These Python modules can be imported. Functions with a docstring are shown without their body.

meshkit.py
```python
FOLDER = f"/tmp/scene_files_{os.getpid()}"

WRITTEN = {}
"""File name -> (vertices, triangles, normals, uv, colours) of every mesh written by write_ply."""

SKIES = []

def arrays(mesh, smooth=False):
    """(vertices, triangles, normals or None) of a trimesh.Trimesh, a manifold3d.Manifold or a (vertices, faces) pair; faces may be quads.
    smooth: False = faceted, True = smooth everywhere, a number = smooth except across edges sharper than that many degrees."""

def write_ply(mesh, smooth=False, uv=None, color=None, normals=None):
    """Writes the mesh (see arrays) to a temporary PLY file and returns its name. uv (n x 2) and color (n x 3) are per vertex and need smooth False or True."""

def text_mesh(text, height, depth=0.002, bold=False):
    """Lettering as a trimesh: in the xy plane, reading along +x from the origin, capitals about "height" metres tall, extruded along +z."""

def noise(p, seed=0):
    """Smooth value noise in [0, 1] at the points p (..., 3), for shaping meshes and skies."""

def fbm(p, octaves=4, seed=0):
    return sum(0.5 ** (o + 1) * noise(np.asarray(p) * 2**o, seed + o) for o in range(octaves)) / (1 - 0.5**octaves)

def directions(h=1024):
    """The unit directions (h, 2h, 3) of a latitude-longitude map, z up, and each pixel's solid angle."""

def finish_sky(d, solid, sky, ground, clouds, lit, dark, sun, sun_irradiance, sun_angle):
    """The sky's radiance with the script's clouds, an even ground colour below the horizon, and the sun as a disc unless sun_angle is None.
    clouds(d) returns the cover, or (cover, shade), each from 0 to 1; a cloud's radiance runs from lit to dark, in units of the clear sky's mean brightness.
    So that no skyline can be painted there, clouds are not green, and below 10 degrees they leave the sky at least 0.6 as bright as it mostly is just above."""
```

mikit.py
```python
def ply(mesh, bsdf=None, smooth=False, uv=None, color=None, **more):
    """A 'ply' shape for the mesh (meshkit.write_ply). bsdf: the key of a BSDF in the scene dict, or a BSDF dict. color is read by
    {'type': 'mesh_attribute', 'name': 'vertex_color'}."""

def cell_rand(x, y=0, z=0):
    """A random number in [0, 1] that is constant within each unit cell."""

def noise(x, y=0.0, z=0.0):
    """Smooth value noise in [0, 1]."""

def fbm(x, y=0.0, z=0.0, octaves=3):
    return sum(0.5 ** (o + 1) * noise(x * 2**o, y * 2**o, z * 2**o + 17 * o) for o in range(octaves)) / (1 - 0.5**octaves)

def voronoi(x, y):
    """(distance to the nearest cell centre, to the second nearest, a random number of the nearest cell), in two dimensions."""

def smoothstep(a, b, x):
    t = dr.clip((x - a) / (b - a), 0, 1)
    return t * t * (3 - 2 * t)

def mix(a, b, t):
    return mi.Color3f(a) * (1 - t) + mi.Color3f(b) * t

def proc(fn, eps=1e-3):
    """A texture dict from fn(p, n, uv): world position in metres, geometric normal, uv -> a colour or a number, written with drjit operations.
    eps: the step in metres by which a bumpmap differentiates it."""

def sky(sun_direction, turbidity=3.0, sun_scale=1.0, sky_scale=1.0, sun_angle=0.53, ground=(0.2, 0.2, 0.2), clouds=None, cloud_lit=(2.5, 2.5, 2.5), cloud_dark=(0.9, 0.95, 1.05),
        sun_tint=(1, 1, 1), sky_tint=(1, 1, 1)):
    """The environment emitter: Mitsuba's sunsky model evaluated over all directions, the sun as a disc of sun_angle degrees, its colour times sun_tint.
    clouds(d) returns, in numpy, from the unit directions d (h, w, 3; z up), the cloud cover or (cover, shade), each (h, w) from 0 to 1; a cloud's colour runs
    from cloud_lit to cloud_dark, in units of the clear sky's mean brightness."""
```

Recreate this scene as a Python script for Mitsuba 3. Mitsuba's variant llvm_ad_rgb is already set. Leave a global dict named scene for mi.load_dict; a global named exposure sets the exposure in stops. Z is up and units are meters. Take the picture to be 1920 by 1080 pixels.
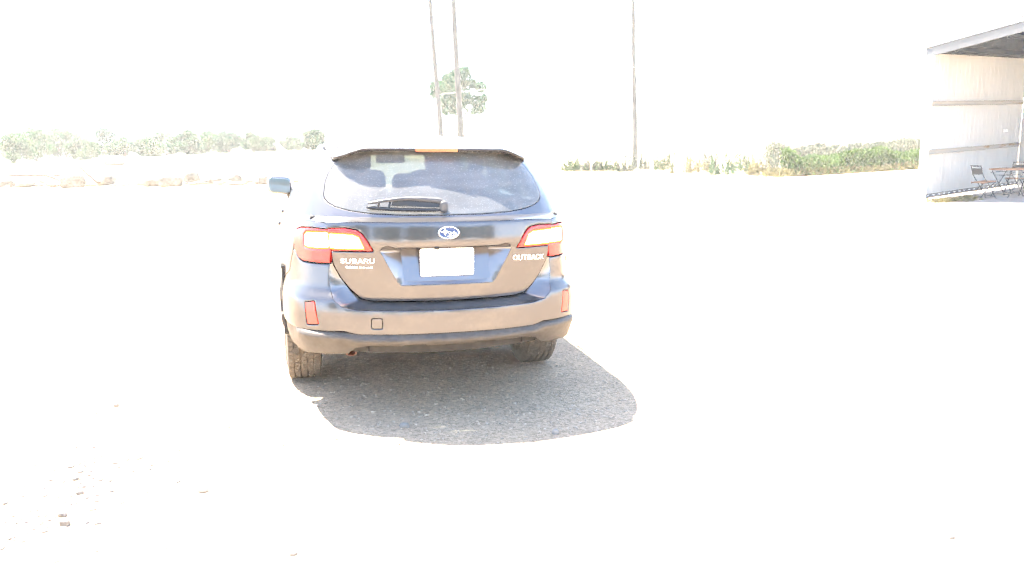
import math, numpy as np, trimesh, shapely, manifold3d, drjit as dr, mitsuba as mi, mikit, meshkit
from shapely import affinity
from shapely.geometry import Polygon, LineString, Point, box
from scipy.spatial import Delaunay
from scipy.interpolate import PchipInterpolator
T = mi.ScalarTransform4f
scene, labels = {}, {}
rng = np.random.default_rng(7)

# ----------------------------------------------------------------------------- camera, sky, exposure
EYE_H, PITCH, ROLL, FOCAL = 1.5408, 0.19462, 0.0438, 1399.9
_f = np.array([0, math.cos(PITCH), -math.sin(PITCH)]); _u = np.array([0, math.sin(PITCH), math.cos(PITCH)])
_up = _u * math.cos(ROLL) + np.array([1.0, 0, 0]) * math.sin(ROLL)
scene['camera'] = {'type': 'perspective', 'fov': 2 * math.degrees(math.atan(960 / FOCAL)), 'fov_axis': 'x', 'near_clip': 0.05, 'far_clip': 3000.0,
                   'to_world': T().look_at(origin=[0, 0, EYE_H], target=[0, float(_f[1]), EYE_H + float(_f[2])], up=_up.tolist()),
                   'medium': {'type': 'ref', 'id': 'air'}}
SUN = (-0.332, 0.262, 0.906)
scene['sky'] = mikit.sky(SUN, turbidity=3.5, sky_tint=(1.13, 1.0, .87), sun_tint=(.965, 1.0, 1.04), ground=(0.28, 0.27, 0.25))
exposure = 4.85
AIR = 0.0015
scene['air'] = {'type': 'homogeneous', 'albedo': {'type': 'rgb', 'value': [0.90, 0.95, 0.96]}, 'sigma_t': AIR}

# ----------------------------------------------------------------------------- materials
def rgb(*c): return {'type': 'rgb', 'value': list(c)}
def mat(name, d): scene[name] = d; return name
def pr(name, col, rough=.5, metallic=0., two=True, **k):
    d = {'type': 'principled', 'base_color': rgb(*col) if isinstance(col, tuple) else col, 'roughness': rough, 'metallic': metallic, **k}
    return mat(name, {'type': 'twosided', 'b': d} if two else d)
def speckle(base, amp, f, f2=None):
    f2 = f2 or f * 5
    def fn(p, n, uv):
        a = mikit.fbm(p.x * f, p.y * f, p.z * f, 3) - .5; b = mikit.noise(p.x * f2, p.y * f2, p.z * f2) - .5
        return mi.Color3f(base) * (1 + amp * (a * 1.4 + b * .6))
    return mikit.proc(fn)
# road dust lies thickest low on the car: a stain with its own ragged outline
def paint_col(p, n, uv):
    d = mikit.fbm(p.x * 5, p.y * 5, p.z * 9, 4); e = mikit.fbm(p.x * 60, p.y * 60, p.z * 45, 2)
    w = mikit.smoothstep(.42, .85, d * .7 + .3 * e) * .25 + .06
    return mikit.mix((.102, .102, .113), (.195, .186, .178), w)
pr('m_paint', mikit.proc(paint_col), .17, .8, clearcoat=1.0, clearcoat_gloss=.985)
pr('m_paint_lit', (.19, .186, .196), .18, .85, clearcoat=1.0, clearcoat_gloss=.985)  # same car paint made lighter: sky reflection and sun put into the colour
pr('m_clad', speckle((.062, .054, .046), .4, 12), .5)
pr('m_black', (.022, .022, .024), .45)
pr('m_trim', (.03, .03, .032), .3)
pr('m_under', speckle((.032, .03, .028), .5, 8), .85)
pr('m_tyre', speckle((.12, .102, .082), .4, 20), .9)
pr('m_chrome', (.86, .86, .85), .22, .85)
pr('m_rim', (.45, .45, .46), .3, .9)
pr('m_rust', speckle((.28, .13, .08), .6, 40), .7, .2)
pr('m_emblem_blue', (.03, .06, .16), .25, clearcoat=1.0)
pr('m_plate', (.86, .86, .85), .45)
pr('m_mark', (.35, .35, .35), .6)
pr('m_red', (.55, .03, .028), .12, clearcoat=1.0, specular=.6)
pr('m_red_refl', (.70, .07, .05), .18, clearcoat=.6)
pr('m_cabin', (.028, .029, .032), .75)
pr('m_headliner', (.06, .062, .068), .9)
pr('m_seat', (.03, .032, .038), .8)
mat('m_lens', {'type': 'twosided', 'b': {'type': 'diffuse', 'reflectance': rgb(.8, .75, .7)}})
mat('m_lens_fringe', {'type': 'twosided', 'b': {'type': 'diffuse', 'reflectance': rgb(.7, .22, .04)}})  # orange of the glare fringe round the lit lenses
mat('m_brake', {'type': 'twosided', 'b': {'type': 'diffuse', 'reflectance': rgb(.60, .19, .105)}})
pr('m_wiper', (.10, .10, .10), .4)
pr('m_silver', (.62, .62, .63), .35, .5)
mat('m_glass_clear', {'type': 'thindielectric', 'specular_transmittance': rgb(.72, .80, .75)})
mat('m_glass_front', {'type': 'thindielectric', 'specular_transmittance': rgb(.40, .44, .42)})
mat('m_glass_side', {'type': 'thindielectric', 'specular_transmittance': rgb(.11, .125, .12)})
def dust(p, n, uv):
    a = mikit.noise(p.x * 150, p.y * 150, p.z * 150); b = mikit.fbm(p.x * 7, p.y * 7, p.z * 7, 3); c = mikit.noise(p.x * 330, p.y * 330, p.z * 330); e = mikit.smoothstep(.5, .75, mikit.fbm(p.x * 3, p.y * 3, p.z * 12, 3))
    return dr.clip(.14 + .08 * b + .05 * e + .08 * mikit.smoothstep(.62, .95, a) + .09 * mikit.smoothstep(.7, .97, c), 0, .8)
mat('m_glass_rear', {'type': 'blendbsdf', 'weight': mikit.proc(dust), 'a': {'type': 'thindielectric', 'specular_transmittance': rgb(.19, .25, .25)},
                     'b': {'type': 'twosided', 'b': {'type': 'diffuse', 'reflectance': rgb(.64, .66, .68)}}})
# ground: pale crushed gravel and dust
def gravel_col(p, n, uv):
    d1, d2, r1 = mikit.voronoi(p.x * 70, p.y * 70); e1, e2, r2 = mikit.voronoi(p.x * 24 + 3, p.y * 24)
    big = mikit.fbm(p.x * .9, p.y * .9, 0, 3); fine = mikit.noise(p.x * 260, p.y * 260, 0)
    v = .80 + .28 * (r1 - .5) + .24 * (r2 - .5) * mikit.smoothstep(.55, .2, e1) + .25 * (fine - .5) + .12 * (big - .5)
    warm = mikit.noise(p.x * 3 + 9, p.y * 3, 5)
    return mikit.mix((.50, .39, .285), (.51, .40, .285), warm) * dr.clip(v, .15, 1.2)
def gravel_h(p, n, uv):
    d1, d2, r1 = mikit.voronoi(p.x * 70, p.y * 70); e1, e2, r2 = mikit.voronoi(p.x * 24 + 3, p.y * 24)
    return (.55 - d1) * .35 * r1 + mikit.smoothstep(.5, .1, e1) * r2 * .8
mat('m_gravel', {'type': 'twosided', 'b': {'type': 'bumpmap', 'tex': mikit.proc(gravel_h, eps=2e-3), 'scale': .006, 'b': {'type': 'diffuse', 'reflectance': mikit.proc(gravel_col)}}})
mat('m_stone', {'type': 'twosided', 'b': {'type': 'diffuse', 'reflectance': speckle((.27, .25, .225), .7, 9, 60)}})
mat('m_stone_pale', {'type': 'twosided', 'b': {'type': 'diffuse', 'reflectance': speckle((.44, .37, .29), .9, 31, 90)}})
pr('m_rubble', speckle((.215, .195, .155), .8, 3, 16), .9)
pr('m_plank', speckle((.16, .13, .10), .7, 3, 40), .85)
pr('m_pole', speckle((.095, .10, .09), .5, 2.5, 30), .85)
pr('m_cable', (.75, .75, .75), .5)
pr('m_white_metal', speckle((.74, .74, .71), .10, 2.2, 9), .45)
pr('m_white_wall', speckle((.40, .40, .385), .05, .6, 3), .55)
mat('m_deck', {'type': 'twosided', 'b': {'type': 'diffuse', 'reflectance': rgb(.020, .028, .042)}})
pr('m_fascia', (.095, .108, .122), .6)
def girt_col(p, n, uv):
    w = mikit.smoothstep(.45, .7, mikit.fbm(p.x * 2.2, p.y * 2.2, p.z * 8, 3) + (p.x - 16.2) * .08)
    return mikit.mix((.30, .29, .265), (.24, .16, .09), w)
pr('m_girt', mikit.proc(girt_col), .65)
pr('m_rail', (.15, .145, .14), .6)
pr('m_concrete', speckle((.22, .195, .18), .35, 1.4, 14), .85)
pr('m_wood', speckle((.30, .15, .085), .5, 6, 50), .5)
pr('m_dark_metal', (.05, .052, .058), .4, .3)
def leafmat(name, col, trans=.75, amp=.7):
    def fn(p, n, uv):
        a = mikit.noise(p.x * 1.3, p.y * 1.3, p.z * 1.3); b = mikit.noise(p.x * 23, p.y * 23, p.z * 23)
        return mi.Color3f(col) * (1 + amp * (a - .5) + amp * (b - .5))
    mat(name, {'type': 'principledthin', 'base_color': mikit.proc(fn), 'roughness': .95, 'eta': 1.25, 'diff_trans': trans})
leafmat('m_leaf_dark', (.038, .088, .042), .6); leafmat('m_leaf_mid', (.046, .108, .040), .7); leafmat('m_leaf_bright', (.080, .128, .040), .9); leafmat('m_leaf_pale', (.066, .122, .062), .7); leafmat('m_leaf_dry', (.165, .155, .075)); leafmat('m_leaf_blue', (.038, .090, .060), .6)
leafmat('m_leaf_grey', (.115, .132, .10), .7); leafmat('m_weed', (.068, .110, .048), .7)
pr('m_trunk', speckle((.13, .11, .09), .6, 5, 30), .9)

def put(key, mesh, m, smooth=False, label=None, category=None, group=None, kind=None, **kw):
    assert key not in scene, key
    scene[key] = mikit.ply(mesh, m, smooth=smooth, **kw)
    tag(key, label, category, group, kind)
    return key
def tag(key, label=None, category=None, group=None, kind=None):
    d = {k: v for k, v in dict(label=label, category=category, group=group, kind=kind).items() if v}
    if d: labels[key] = {**labels.get(key, {}), **d}
_count = {}
def num(key):
    """key, or key_001, key_002 ... when taken"""
    k = _count.get(key, 0); _count[key] = k + 1
    return key if k == 0 else f'{key}_{k:03d}'
pr('m_mirror', (.60,.64,.58), .06, 1.0)
# ----------------------------------------------------------------------------- mesh helpers
def arr(*a): return np.array(a, float)
def xz(pts): return np.array(pts, float)
def mirror(h):
    """closed outline from its right half (first and last points at or right of the middle)."""
    h = np.asarray(h, float)
    return Polygon(np.vstack([h, (h * [-1, 1])[::-1]])).buffer(0)
def flipx(p): return affinity.scale(p, -1, 1, origin=(0, 0))
def cat(ms): return trimesh.util.concatenate([m if isinstance(m, trimesh.Trimesh) else trimesh.Trimesh(*m, process=False) for m in ms])
def tri(v, f):
    f = np.asarray(f, int)
    if f.shape[1] == 4: f = np.vstack([f[:, [0, 1, 2]], f[:, [0, 2, 3]]])
    return trimesh.Trimesh(np.asarray(v, float), f, process=False)
def rbox(sx, sy, sz, c=(0, 0, 0), r=0.01, seg=8, R=None):
    """box with rounded edges, by hull of spheres."""
    r = min(r, sx / 2.02, sy / 2.02, sz / 2.02)
    s = manifold3d.Manifold.sphere(r, seg)
    q = [s.translate((a * (sx / 2 - r), b * (sy / 2 - r), d * (sz / 2 - r))) for a in (-1, 1) for b in (-1, 1) for d in (-1, 1)]
    m = manifold3d.Manifold.batch_hull(q).to_mesh()
    v = np.array(m.vert_properties[:, :3], float)
    if R is not None: v = v @ np.asarray(R).T
    return tri(v + np.asarray(c), m.tri_verts)
def rot(axis, deg):
    return trimesh.transformations.rotation_matrix(math.radians(deg), axis)[:3, :3]
def tube(path, r, n=8, cap=True):
    P = np.asarray(path, float); r = np.broadcast_to(np.asarray(r, float), (len(P),))
    t = np.gradient(P, axis=0); t /= np.linalg.norm(t, axis=1, keepdims=True)
    up = np.array([0, 0, 1.0]) if abs(t[:, 2]).mean() < 0.8 else np.array([0, 1.0, 0])
    a = np.cross(t, up); a /= np.linalg.norm(a, axis=1, keepdims=True); b = np.cross(t, a)
    th = np.arange(n) * 2 * np.pi / n
    V = (P[:, None] + r[:, None, None] * (np.cos(th)[None, :, None] * a[:, None] + np.sin(th)[None, :, None] * b[:, None])).reshape(-1, 3)
    F = []
    for i in range(len(P) - 1):
        for j in range(n):
            k = (j + 1) % n
            F.append([i * n + j, (i + 1) * n + j, (i + 1) * n + k, i * n + k])
    m = tri(V, F)
    if cap:
        e = len(P) - 1
        V2 = np.vstack([V, P[:1], P[-1:]]); F2 = list(m.faces)
        for j in range(n):
            k = (j + 1) % n
            F2.append([len(V), j, k]); F2.append([len(V) + 1, e * n + k, e * n + j])
        m = tri(V2, F2)
    m.fix_normals()
    return m
def lathe(prof, n=64):
    """profile (r, a): revolved round the x axis, a along x."""
    p = np.asarray(prof, float); th = np.arange(n) * 2 * np.pi / n
    V = np.stack([np.broadcast_to(p[:, 1], (n, len(p))), np.cos(th)[:, None] * p[:, 0], np.sin(th)[:, None] * p[:, 0]], -1).reshape(-1, 3)
    k = len(p); F = []
    for i in range(n):
        for j in range(k - 1):
            F.append([i * k + j, ((i + 1) % n) * k + j, ((i + 1) % n) * k + j + 1, i * k + j + 1])
    m = tri(V, F); m.fix_normals()
    return m
def resample(loop, step):
    L = np.asarray(loop, float)
    if np.allclose(L[0], L[-1]): L = L[:-1]
    out = []
    for a, b in zip(L, np.roll(L, -1, 0)):
        n = max(1, int(np.ceil(np.linalg.norm(b - a) / step)))
        out.append(a + (b - a) * (np.arange(n) / n)[:, None])
    return np.vstack(out)
def loop_normals(L):
    t = np.roll(L, -1, 0) - np.roll(L, 1, 0)
    t /= np.linalg.norm(t, axis=1, keepdims=True) + 1e-12
    return np.c_[-t[:, 1], t[:, 0]]
def eval_surf(S, uv, off=0.0):
    e = 1.5e-3
    P = S(uv[:, 0], uv[:, 1])
    du = S(uv[:, 0] + e, uv[:, 1]) - S(uv[:, 0] - e, uv[:, 1]); dv = S(uv[:, 0], uv[:, 1] + e) - S(uv[:, 0], uv[:, 1] - e)
    n = np.cross(du, dv); n /= np.linalg.norm(n, axis=1, keepdims=True) + 1e-12
    return P + n * np.reshape(off, (-1, 1)), n
def panel(poly, S, res=0.02, r=0.004, depth=0.014, off=0.0, bound=None):
    """A sheet of the outline poly (in the surface's u, v) on the surface S with rounded, turned-in edges."""
    geoms = getattr(poly, 'geoms', [poly]); out = []
    for g in geoms:
        if g.area < 1e-6: continue
        g = shapely.geometry.polygon.orient(g)
        pts, offs, loops, at = [], [], [], 0
        for ring in [g.exterior, *g.interiors]:
            L = resample(np.array(ring.coords), bound or res); n = loop_normals(L)
            loops.append((at, len(L), L)); pts.append(L); offs.append(np.full(len(L), -r)); at += len(L)
            for d in (0.3 * r, r):
                q = L + n * d
                ok = shapely.contains_xy(g, q[:, 0], q[:, 1]) & (shapely.distance(shapely.points(q), g.boundary) > 0.8 * d)
                q = q[ok]; pts.append(q); offs.append(np.full(len(q), -r * (1 - math.sqrt(1 - (1 - d / r) ** 2)))); at += len(q)
        x0, y0, x1, y1 = g.bounds
        gx, gy = np.meshgrid(np.arange(x0 + res * .37, x1, res), np.arange(y0 + res * .41, y1, res))
        q = np.c_[gx.ravel(), gy.ravel()]
        inner = g.buffer(-r - 0.45 * res)
        q = q[shapely.contains_xy(inner, q[:, 0], q[:, 1])] if not inner.is_empty else q[:0]
        pts.append(q); offs.append(np.zeros(len(q)))
        uv, o = np.vstack(pts), np.concatenate(offs)
        f = Delaunay(uv).simplices
        c = uv[f].mean(1); f = f[shapely.contains_xy(g, c[:, 0], c[:, 1])]
        a, b, d = (uv[f[:, k]] for k in range(3))
        area = (b[:, 0] - a[:, 0]) * (d[:, 1] - a[:, 1]) - (b[:, 1] - a[:, 1]) * (d[:, 0] - a[:, 0])
        f = f[np.abs(area) > 1e-11]; area = area[np.abs(area) > 1e-11]
        f[area < 0] = f[area < 0][:, ::-1]
        V, N = eval_surf(S, uv, o + off)
        F = [f]; base = len(V); extra = []
        for s0, n, L in loops:
            i = np.arange(n); j = (i + 1) % n
            extra.append(V[s0:s0 + n] - N[s0:s0 + n] * depth)
            F += [np.c_[s0 + j, s0 + i, base + i], np.c_[s0 + j, base + i, base + j]]; base += n
        out.append(tri(np.vstack([V, *extra]), np.vstack(F)))
    return cat(out)
def loft(A, B, n=2, bulge=None, closed=False):
    """strip between two curves with the same number of points; bulge: an offset vector at mid strip."""
    A, B = np.asarray(A, float), np.asarray(B, float); k = len(A); t = np.linspace(0, 1, n + 1)
    V = np.concatenate([A * (1 - u) + B * u + (0 if bulge is None else np.asarray(bulge) * 4 * u * (1 - u)) for u in t])
    F = [[i * k + j, i * k + (j + 1) % k, (i + 1) * k + (j + 1) % k, (i + 1) * k + j] for i in range(n) for j in range(k if closed else k - 1)]
    return tri(V, F)
def solid(m, t):
    """second skin t below along vertex normals plus nothing else: gives a sheet a back."""
    n = m.vertex_normals
    return cat([m, tri(m.vertices - n * t, m.faces[:, ::-1])])
# ----------------------------------------------------------------------------- the car's surfaces, in its own metres: x right, y forward from the tail, z up
PLAN = arr([0, 0], [.2, .010], [.4, .048], [.55, .098], [.63, .135], [.70, .180], [.77, .245], [.82, .33], [.86, .46], [.885, .64], [.90, .90], [.905, 1.5], [.905, 3.6], [.885, 4.1], [.82, 4.42], [.62, 4.66], [.3, 4.78], [0, 4.81])
_ds = np.r_[0, np.cumsum(np.linalg.norm(np.diff(PLAN, axis=0), axis=1))]
_px, _py = PchipInterpolator(_ds, PLAN[:, 0]), PchipInterpolator(_ds, PLAN[:, 1]); SMAX = _ds[-1]
_dpx, _dpy = _px.derivative(), _py.derivative()
def plan(s):
    a = np.clip(np.abs(s), 0, SMAX); sg = np.sign(s)
    n = np.stack([_dpy(a) * sg, -_dpx(a)], -1); n /= np.linalg.norm(n, axis=-1, keepdims=True) + 1e-9
    return np.stack([_px(a) * sg, _py(a)], -1), n
def s_of_x(x):
    t = np.linspace(0, 1.2, 1200); return np.sign(x) * np.interp(np.abs(x), _px(t), t)
def s_of_y(y):
    t = np.linspace(.6, SMAX, 2000); return float(np.interp(y, _py(t), t))
CENTER = arr([.18, .16], [.26, .12], [.34, .075], [.42, .035], [.498, .012], [.512, .004], [.58, .0], [.625, .006], [.640, .018], [.668, .090], [.72, .083], [.80, .074], [.90, .062], [.962, .060], [.985, .047], [1.0, .047], [1.06, .0545], [1.10, .061], [1.13, .080])
CORNER = arr([.18, .16], [.26, .11], [.34, .065], [.40, .03], [.46, .008], [.498, .0], [.512, .0], [.60, .0], [.66, .006], [.695, .014], [.735, .050], [.80, .062], [.89, .074], [1.0, .080], [1.07, .090], [1.10, .105], [1.13, .12])
SIDE = arr([.18, .10], [.28, .05], [.38, .02], [.45, .004], [.60, .0], [.75, .010], [.90, .014], [1.0, .028], [1.10, .06], [1.13, .08])
FRONT = arr([.18, .10], [.30, .03], [.50, .0], [.70, .01], [.80, .05], [.90, .13], [1.0, .22], [1.13, .32])
_prof = [PchipInterpolator(p[:, 0], p[:, 1]) for p in (CENTER, CORNER, SIDE, FRONT)]
def sstep(a, b, x):
    t = np.clip((x - a) / (b - a), 0, 1); return t * t * (3 - 2 * t)
S_SIDE0, S_SIDE1, S_F0, S_F1 = s_of_x(.80), s_of_y(.75), s_of_y(3.9), s_of_y(4.55)
def body(s, z, rear=1):
    s, z = np.asarray(s, float), np.asarray(z, float)
    P, n = plan(s); a = np.abs(s)
    i = _prof[rear](z); w = sstep(S_SIDE0, S_SIDE1, a); i = i * (1 - w) + _prof[2](z) * w
    w = sstep(S_F0, S_F1, a); i = i * (1 - w) + _prof[3](z) * w
    # flared wheel arches
    P = P - n * i[..., None]
    return np.stack([P[..., 0], P[..., 1], z], -1)
def tail(s, z): return body(s, z, 0)
def shell(s, z): return body(s, z, 1)
# greenhouse
GREF = arr([0, 0], [.25, .024], [.45, .079], [.60, .142], [.675, .20], [.73, .29], [.757, .42], [.768, .60], [.77, 1.0], [.77, 2.85], [.755, 3.0], [.68, 3.12], [.5, 3.22], [.25, 3.285], [0, 3.3])
_gs = np.r_[0, np.cumsum(np.linalg.norm(np.diff(GREF, axis=0), axis=1))]
_gx, _gy = PchipInterpolator(_gs, GREF[:, 0]), PchipInterpolator(_gs, GREF[:, 1]); GMAX = _gs[-1]
_gw = PchipInterpolator([1.0, 1.11, 1.21, 1.32, 1.44, 1.50, 1.54], [.82, .80, .77, .722, .645, .603, .575])
def gyr(z): return .22 + .72 * (z - 1.14)
def gyf(z): return 3.58 - (z - 1.10) * 2.50
def green(q, z):
    q, z = np.asarray(q, float), np.asarray(z, float); a = np.clip(np.abs(q), 0, GMAX)
    Y = _gy(a); yr, yf = gyr(z), gyf(z)
    y = yr + np.where(Y < .6, Y, .6 + (Y - .6) / (3.3 - .6) * (yf - yr - .6))
    return np.stack([_gx(a) * np.sign(q) * _gw(z) / .77, y, z], -1)
def q_of_y(y, z):
    t = np.linspace(_gs[7], _gs[10], 2000); return float(np.interp(y, green(t, np.full(2000, z))[:, 1], t))
# ----------------------------------------------------------------------------- the lot: a sheet that falls to the right, level beyond
SIDE_FALL = math.tan(.05419)
def gz(x, y):
    x, y = np.asarray(x, float), np.asarray(y, float)
    xr = np.where(x > 9, 9 + 3 * np.tanh((x - 9) / 3), x); xl = np.where(xr < -3, -3 + 4 * np.tanh((xr + 3) / 4), xr)
    return -SIDE_FALL * xl + 1.15 * sstep(36, 80, y) * sstep(2, -14, x)
def axis(fine0, fine1, step, far0, far1, grow=1.12):
    a = list(np.arange(fine0, fine1 + 1e-6, step)); d = step; v = fine1
    while v < far1: d *= grow; v += d; a.append(min(v, far1))
    d = step; v = fine0; b = []
    while v > far0: d *= grow; v -= d; b.append(max(v, far0))
    return np.array(b[::-1] + a)
_gx_, _gy_ = axis(-4, 4, .06, -700, 700), axis(1.6, 8, .06, -400, 800)
X, Y = np.meshgrid(_gx_, _gy_)
near = np.exp(-((X / 7) ** 2 + ((Y - 4) / 9) ** 2))
q = np.stack([X, Y, 0 * X], -1)
Z = gz(X, Y) + (meshkit.fbm(q * 1.7, 3, 3) - .5) * .018 * near + (meshkit.fbm(q * 9, 2, 5) - .5) * .008 * near
# the car stands in two faint wheel ruts, so tyres meet the ground
i = np.arange(X.size).reshape(X.shape)
put('ground', tri(np.stack([X, Y, Z], -1).reshape(-1, 3), np.stack([i[:-1, :-1], i[:-1, 1:], i[1:, 1:], i[1:, :-1]], -1).reshape(-1, 4)), 'm_gravel', smooth=True,
    label='pale dusty gravel lot, sunlit and almost white', kind='structure')
def ground_z(x, y):
    q = np.stack([np.asarray(x, float), np.asarray(y, float), 0 * np.asarray(x, float)], -1); w = np.exp(-((q[..., 0] / 7) ** 2 + ((q[..., 1] - 4) / 9) ** 2))
    return gz(x, y) + (meshkit.fbm(q * 1.7, 3, 3) - .5) * .018 * w + (meshkit.fbm(q * 9, 2, 5) - .5) * .008 * w
# ----------------------------------------------------------------------------- the car
YAW, CAR_X, CAR_Y, TILT = .26058, -.3699, 3.93519, .05419
def car_matrix():
    c, s, cg, sg = math.cos(YAW), math.sin(YAW), math.cos(TILT), math.sin(TILT)
    Rz = np.array([[c, -s, 0], [s, c, 0], [0, 0, 1]]); Ry = np.array([[cg, 0, sg], [0, 1, 0], [-sg, 0, cg]])
    M = np.eye(4); M[:3, :3] = Ry @ Rz; M[:3, 3] = Ry @ [CAR_X, CAR_Y, 0]
    return M
CAR = car_matrix()
tag('parked_car', 'dark bronze station wagon seen from behind, parked on the gravel with its tail lights lit', 'car')
def part(path, mesh, m, smooth=35, label=None, kind=None, **kw):
    mesh = mesh.copy(); mesh.apply_transform(CAR)
    parts = path.split('/'); key = 'parked_car__' + '__'.join(parts)
    return put(num(key), mesh, m, smooth=smooth, label=label, kind=kind, **kw)
sy = s_of_y
both_sides = lambda p: [p, flipx(p)]

# lamps' outlines first: the panels leave room for them
IN_LAMP = Polygon([(.420, .955), (.445, 1.007), (.478, 1.047), (.507, 1.066), (.57, 1.075), (.678, 1.070), (.661, .953)])
OUT_LAMP = Polygon([(.690, 1.060), (.84, 1.064), (.98, 1.056), (1.05, 1.040), (1.075, 1.0), (1.05, .93), (.99, .89), (.94, .878), (.86, .880), (.684, .883), (.672, .955)])
IN_LENS = Polygon([(.668, 1.044), (.53, 1.040), (.495, 1.026), (.468, .968), (.664, .967)]).buffer(-.006).buffer(.006)
OUT_LENS = Polygon([(.696, 1.044), (.90, 1.036), (.925, 1.02), (.915, .965), (.86, .960), (.692, .966)]).buffer(-.008).buffer(.008)
PLATE_HOLE = mirror([(0, .768), (.268, .768), (.29, .790), (.378, .955), (.362, .976), (.335, .986), (.30, .972), (0, .970)])
# tailgate
TG = mirror([(0, .674), (.43, .678), (.50, .690), (.56, .742), (.612, .805), (.650, .872), (.657, .90), (.663, .955), (.680, 1.06), (.700, 1.100), (.60, 1.109), (0, 1.1145)])
tg = TG.difference(PLATE_HOLE)
for p in both_sides(IN_LAMP): tg = tg.difference(p.buffer(.004))
part('tailgate', panel(tg, tail, .018, .005, .02, bound=.012), 'm_paint')
# the recess behind the plate: back wall, sloping sides
outer = resample(np.array(shapely.geometry.polygon.orient(PLATE_HOLE).exterior.coords), .012)
inner = mirror([(0, .785), (.235, .785), (.247, .80), (.256, .945), (.24, .960), (0, .960)])
ir = np.array(shapely.geometry.polygon.orient(inner).exterior.coords)
il = LineString(ir); inn = []
for x, z in outer:                       # each rim point goes down to the nearest point of the inner outline
    t = np.clip(abs(x), 0, .256) * np.sign(x); zz = .785 + (z - .768) / (.980 - .768) * .175
    p = il.interpolate(il.project(Point(t, np.clip(zz, .785, .960)))); inn.append((p.x, p.y))
inn = np.array(inn)
A = tail(outer[:, 0], outer[:, 1]); B = tail(inn[:, 0], inn[:, 1]); B[:, 1] = .128 + .05 * inn[:, 0] ** 2 + .40 * (inn[:, 1] - .87)
def recess_back(x, z): return np.stack([x, .128 + .05 * x ** 2 + .40 * (z - .87), z], -1)
rim = loft(A, B, 3, closed=True)
part('tailgate/plate_recess', cat([rim, panel(inner, recess_back, .03, .002, .004)]), 'm_paint_lit', smooth=40)
part('tailgate/camera_button', rbox(.026, .03, .016, (-.064, .062, .972), .005), 'm_black')
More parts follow.
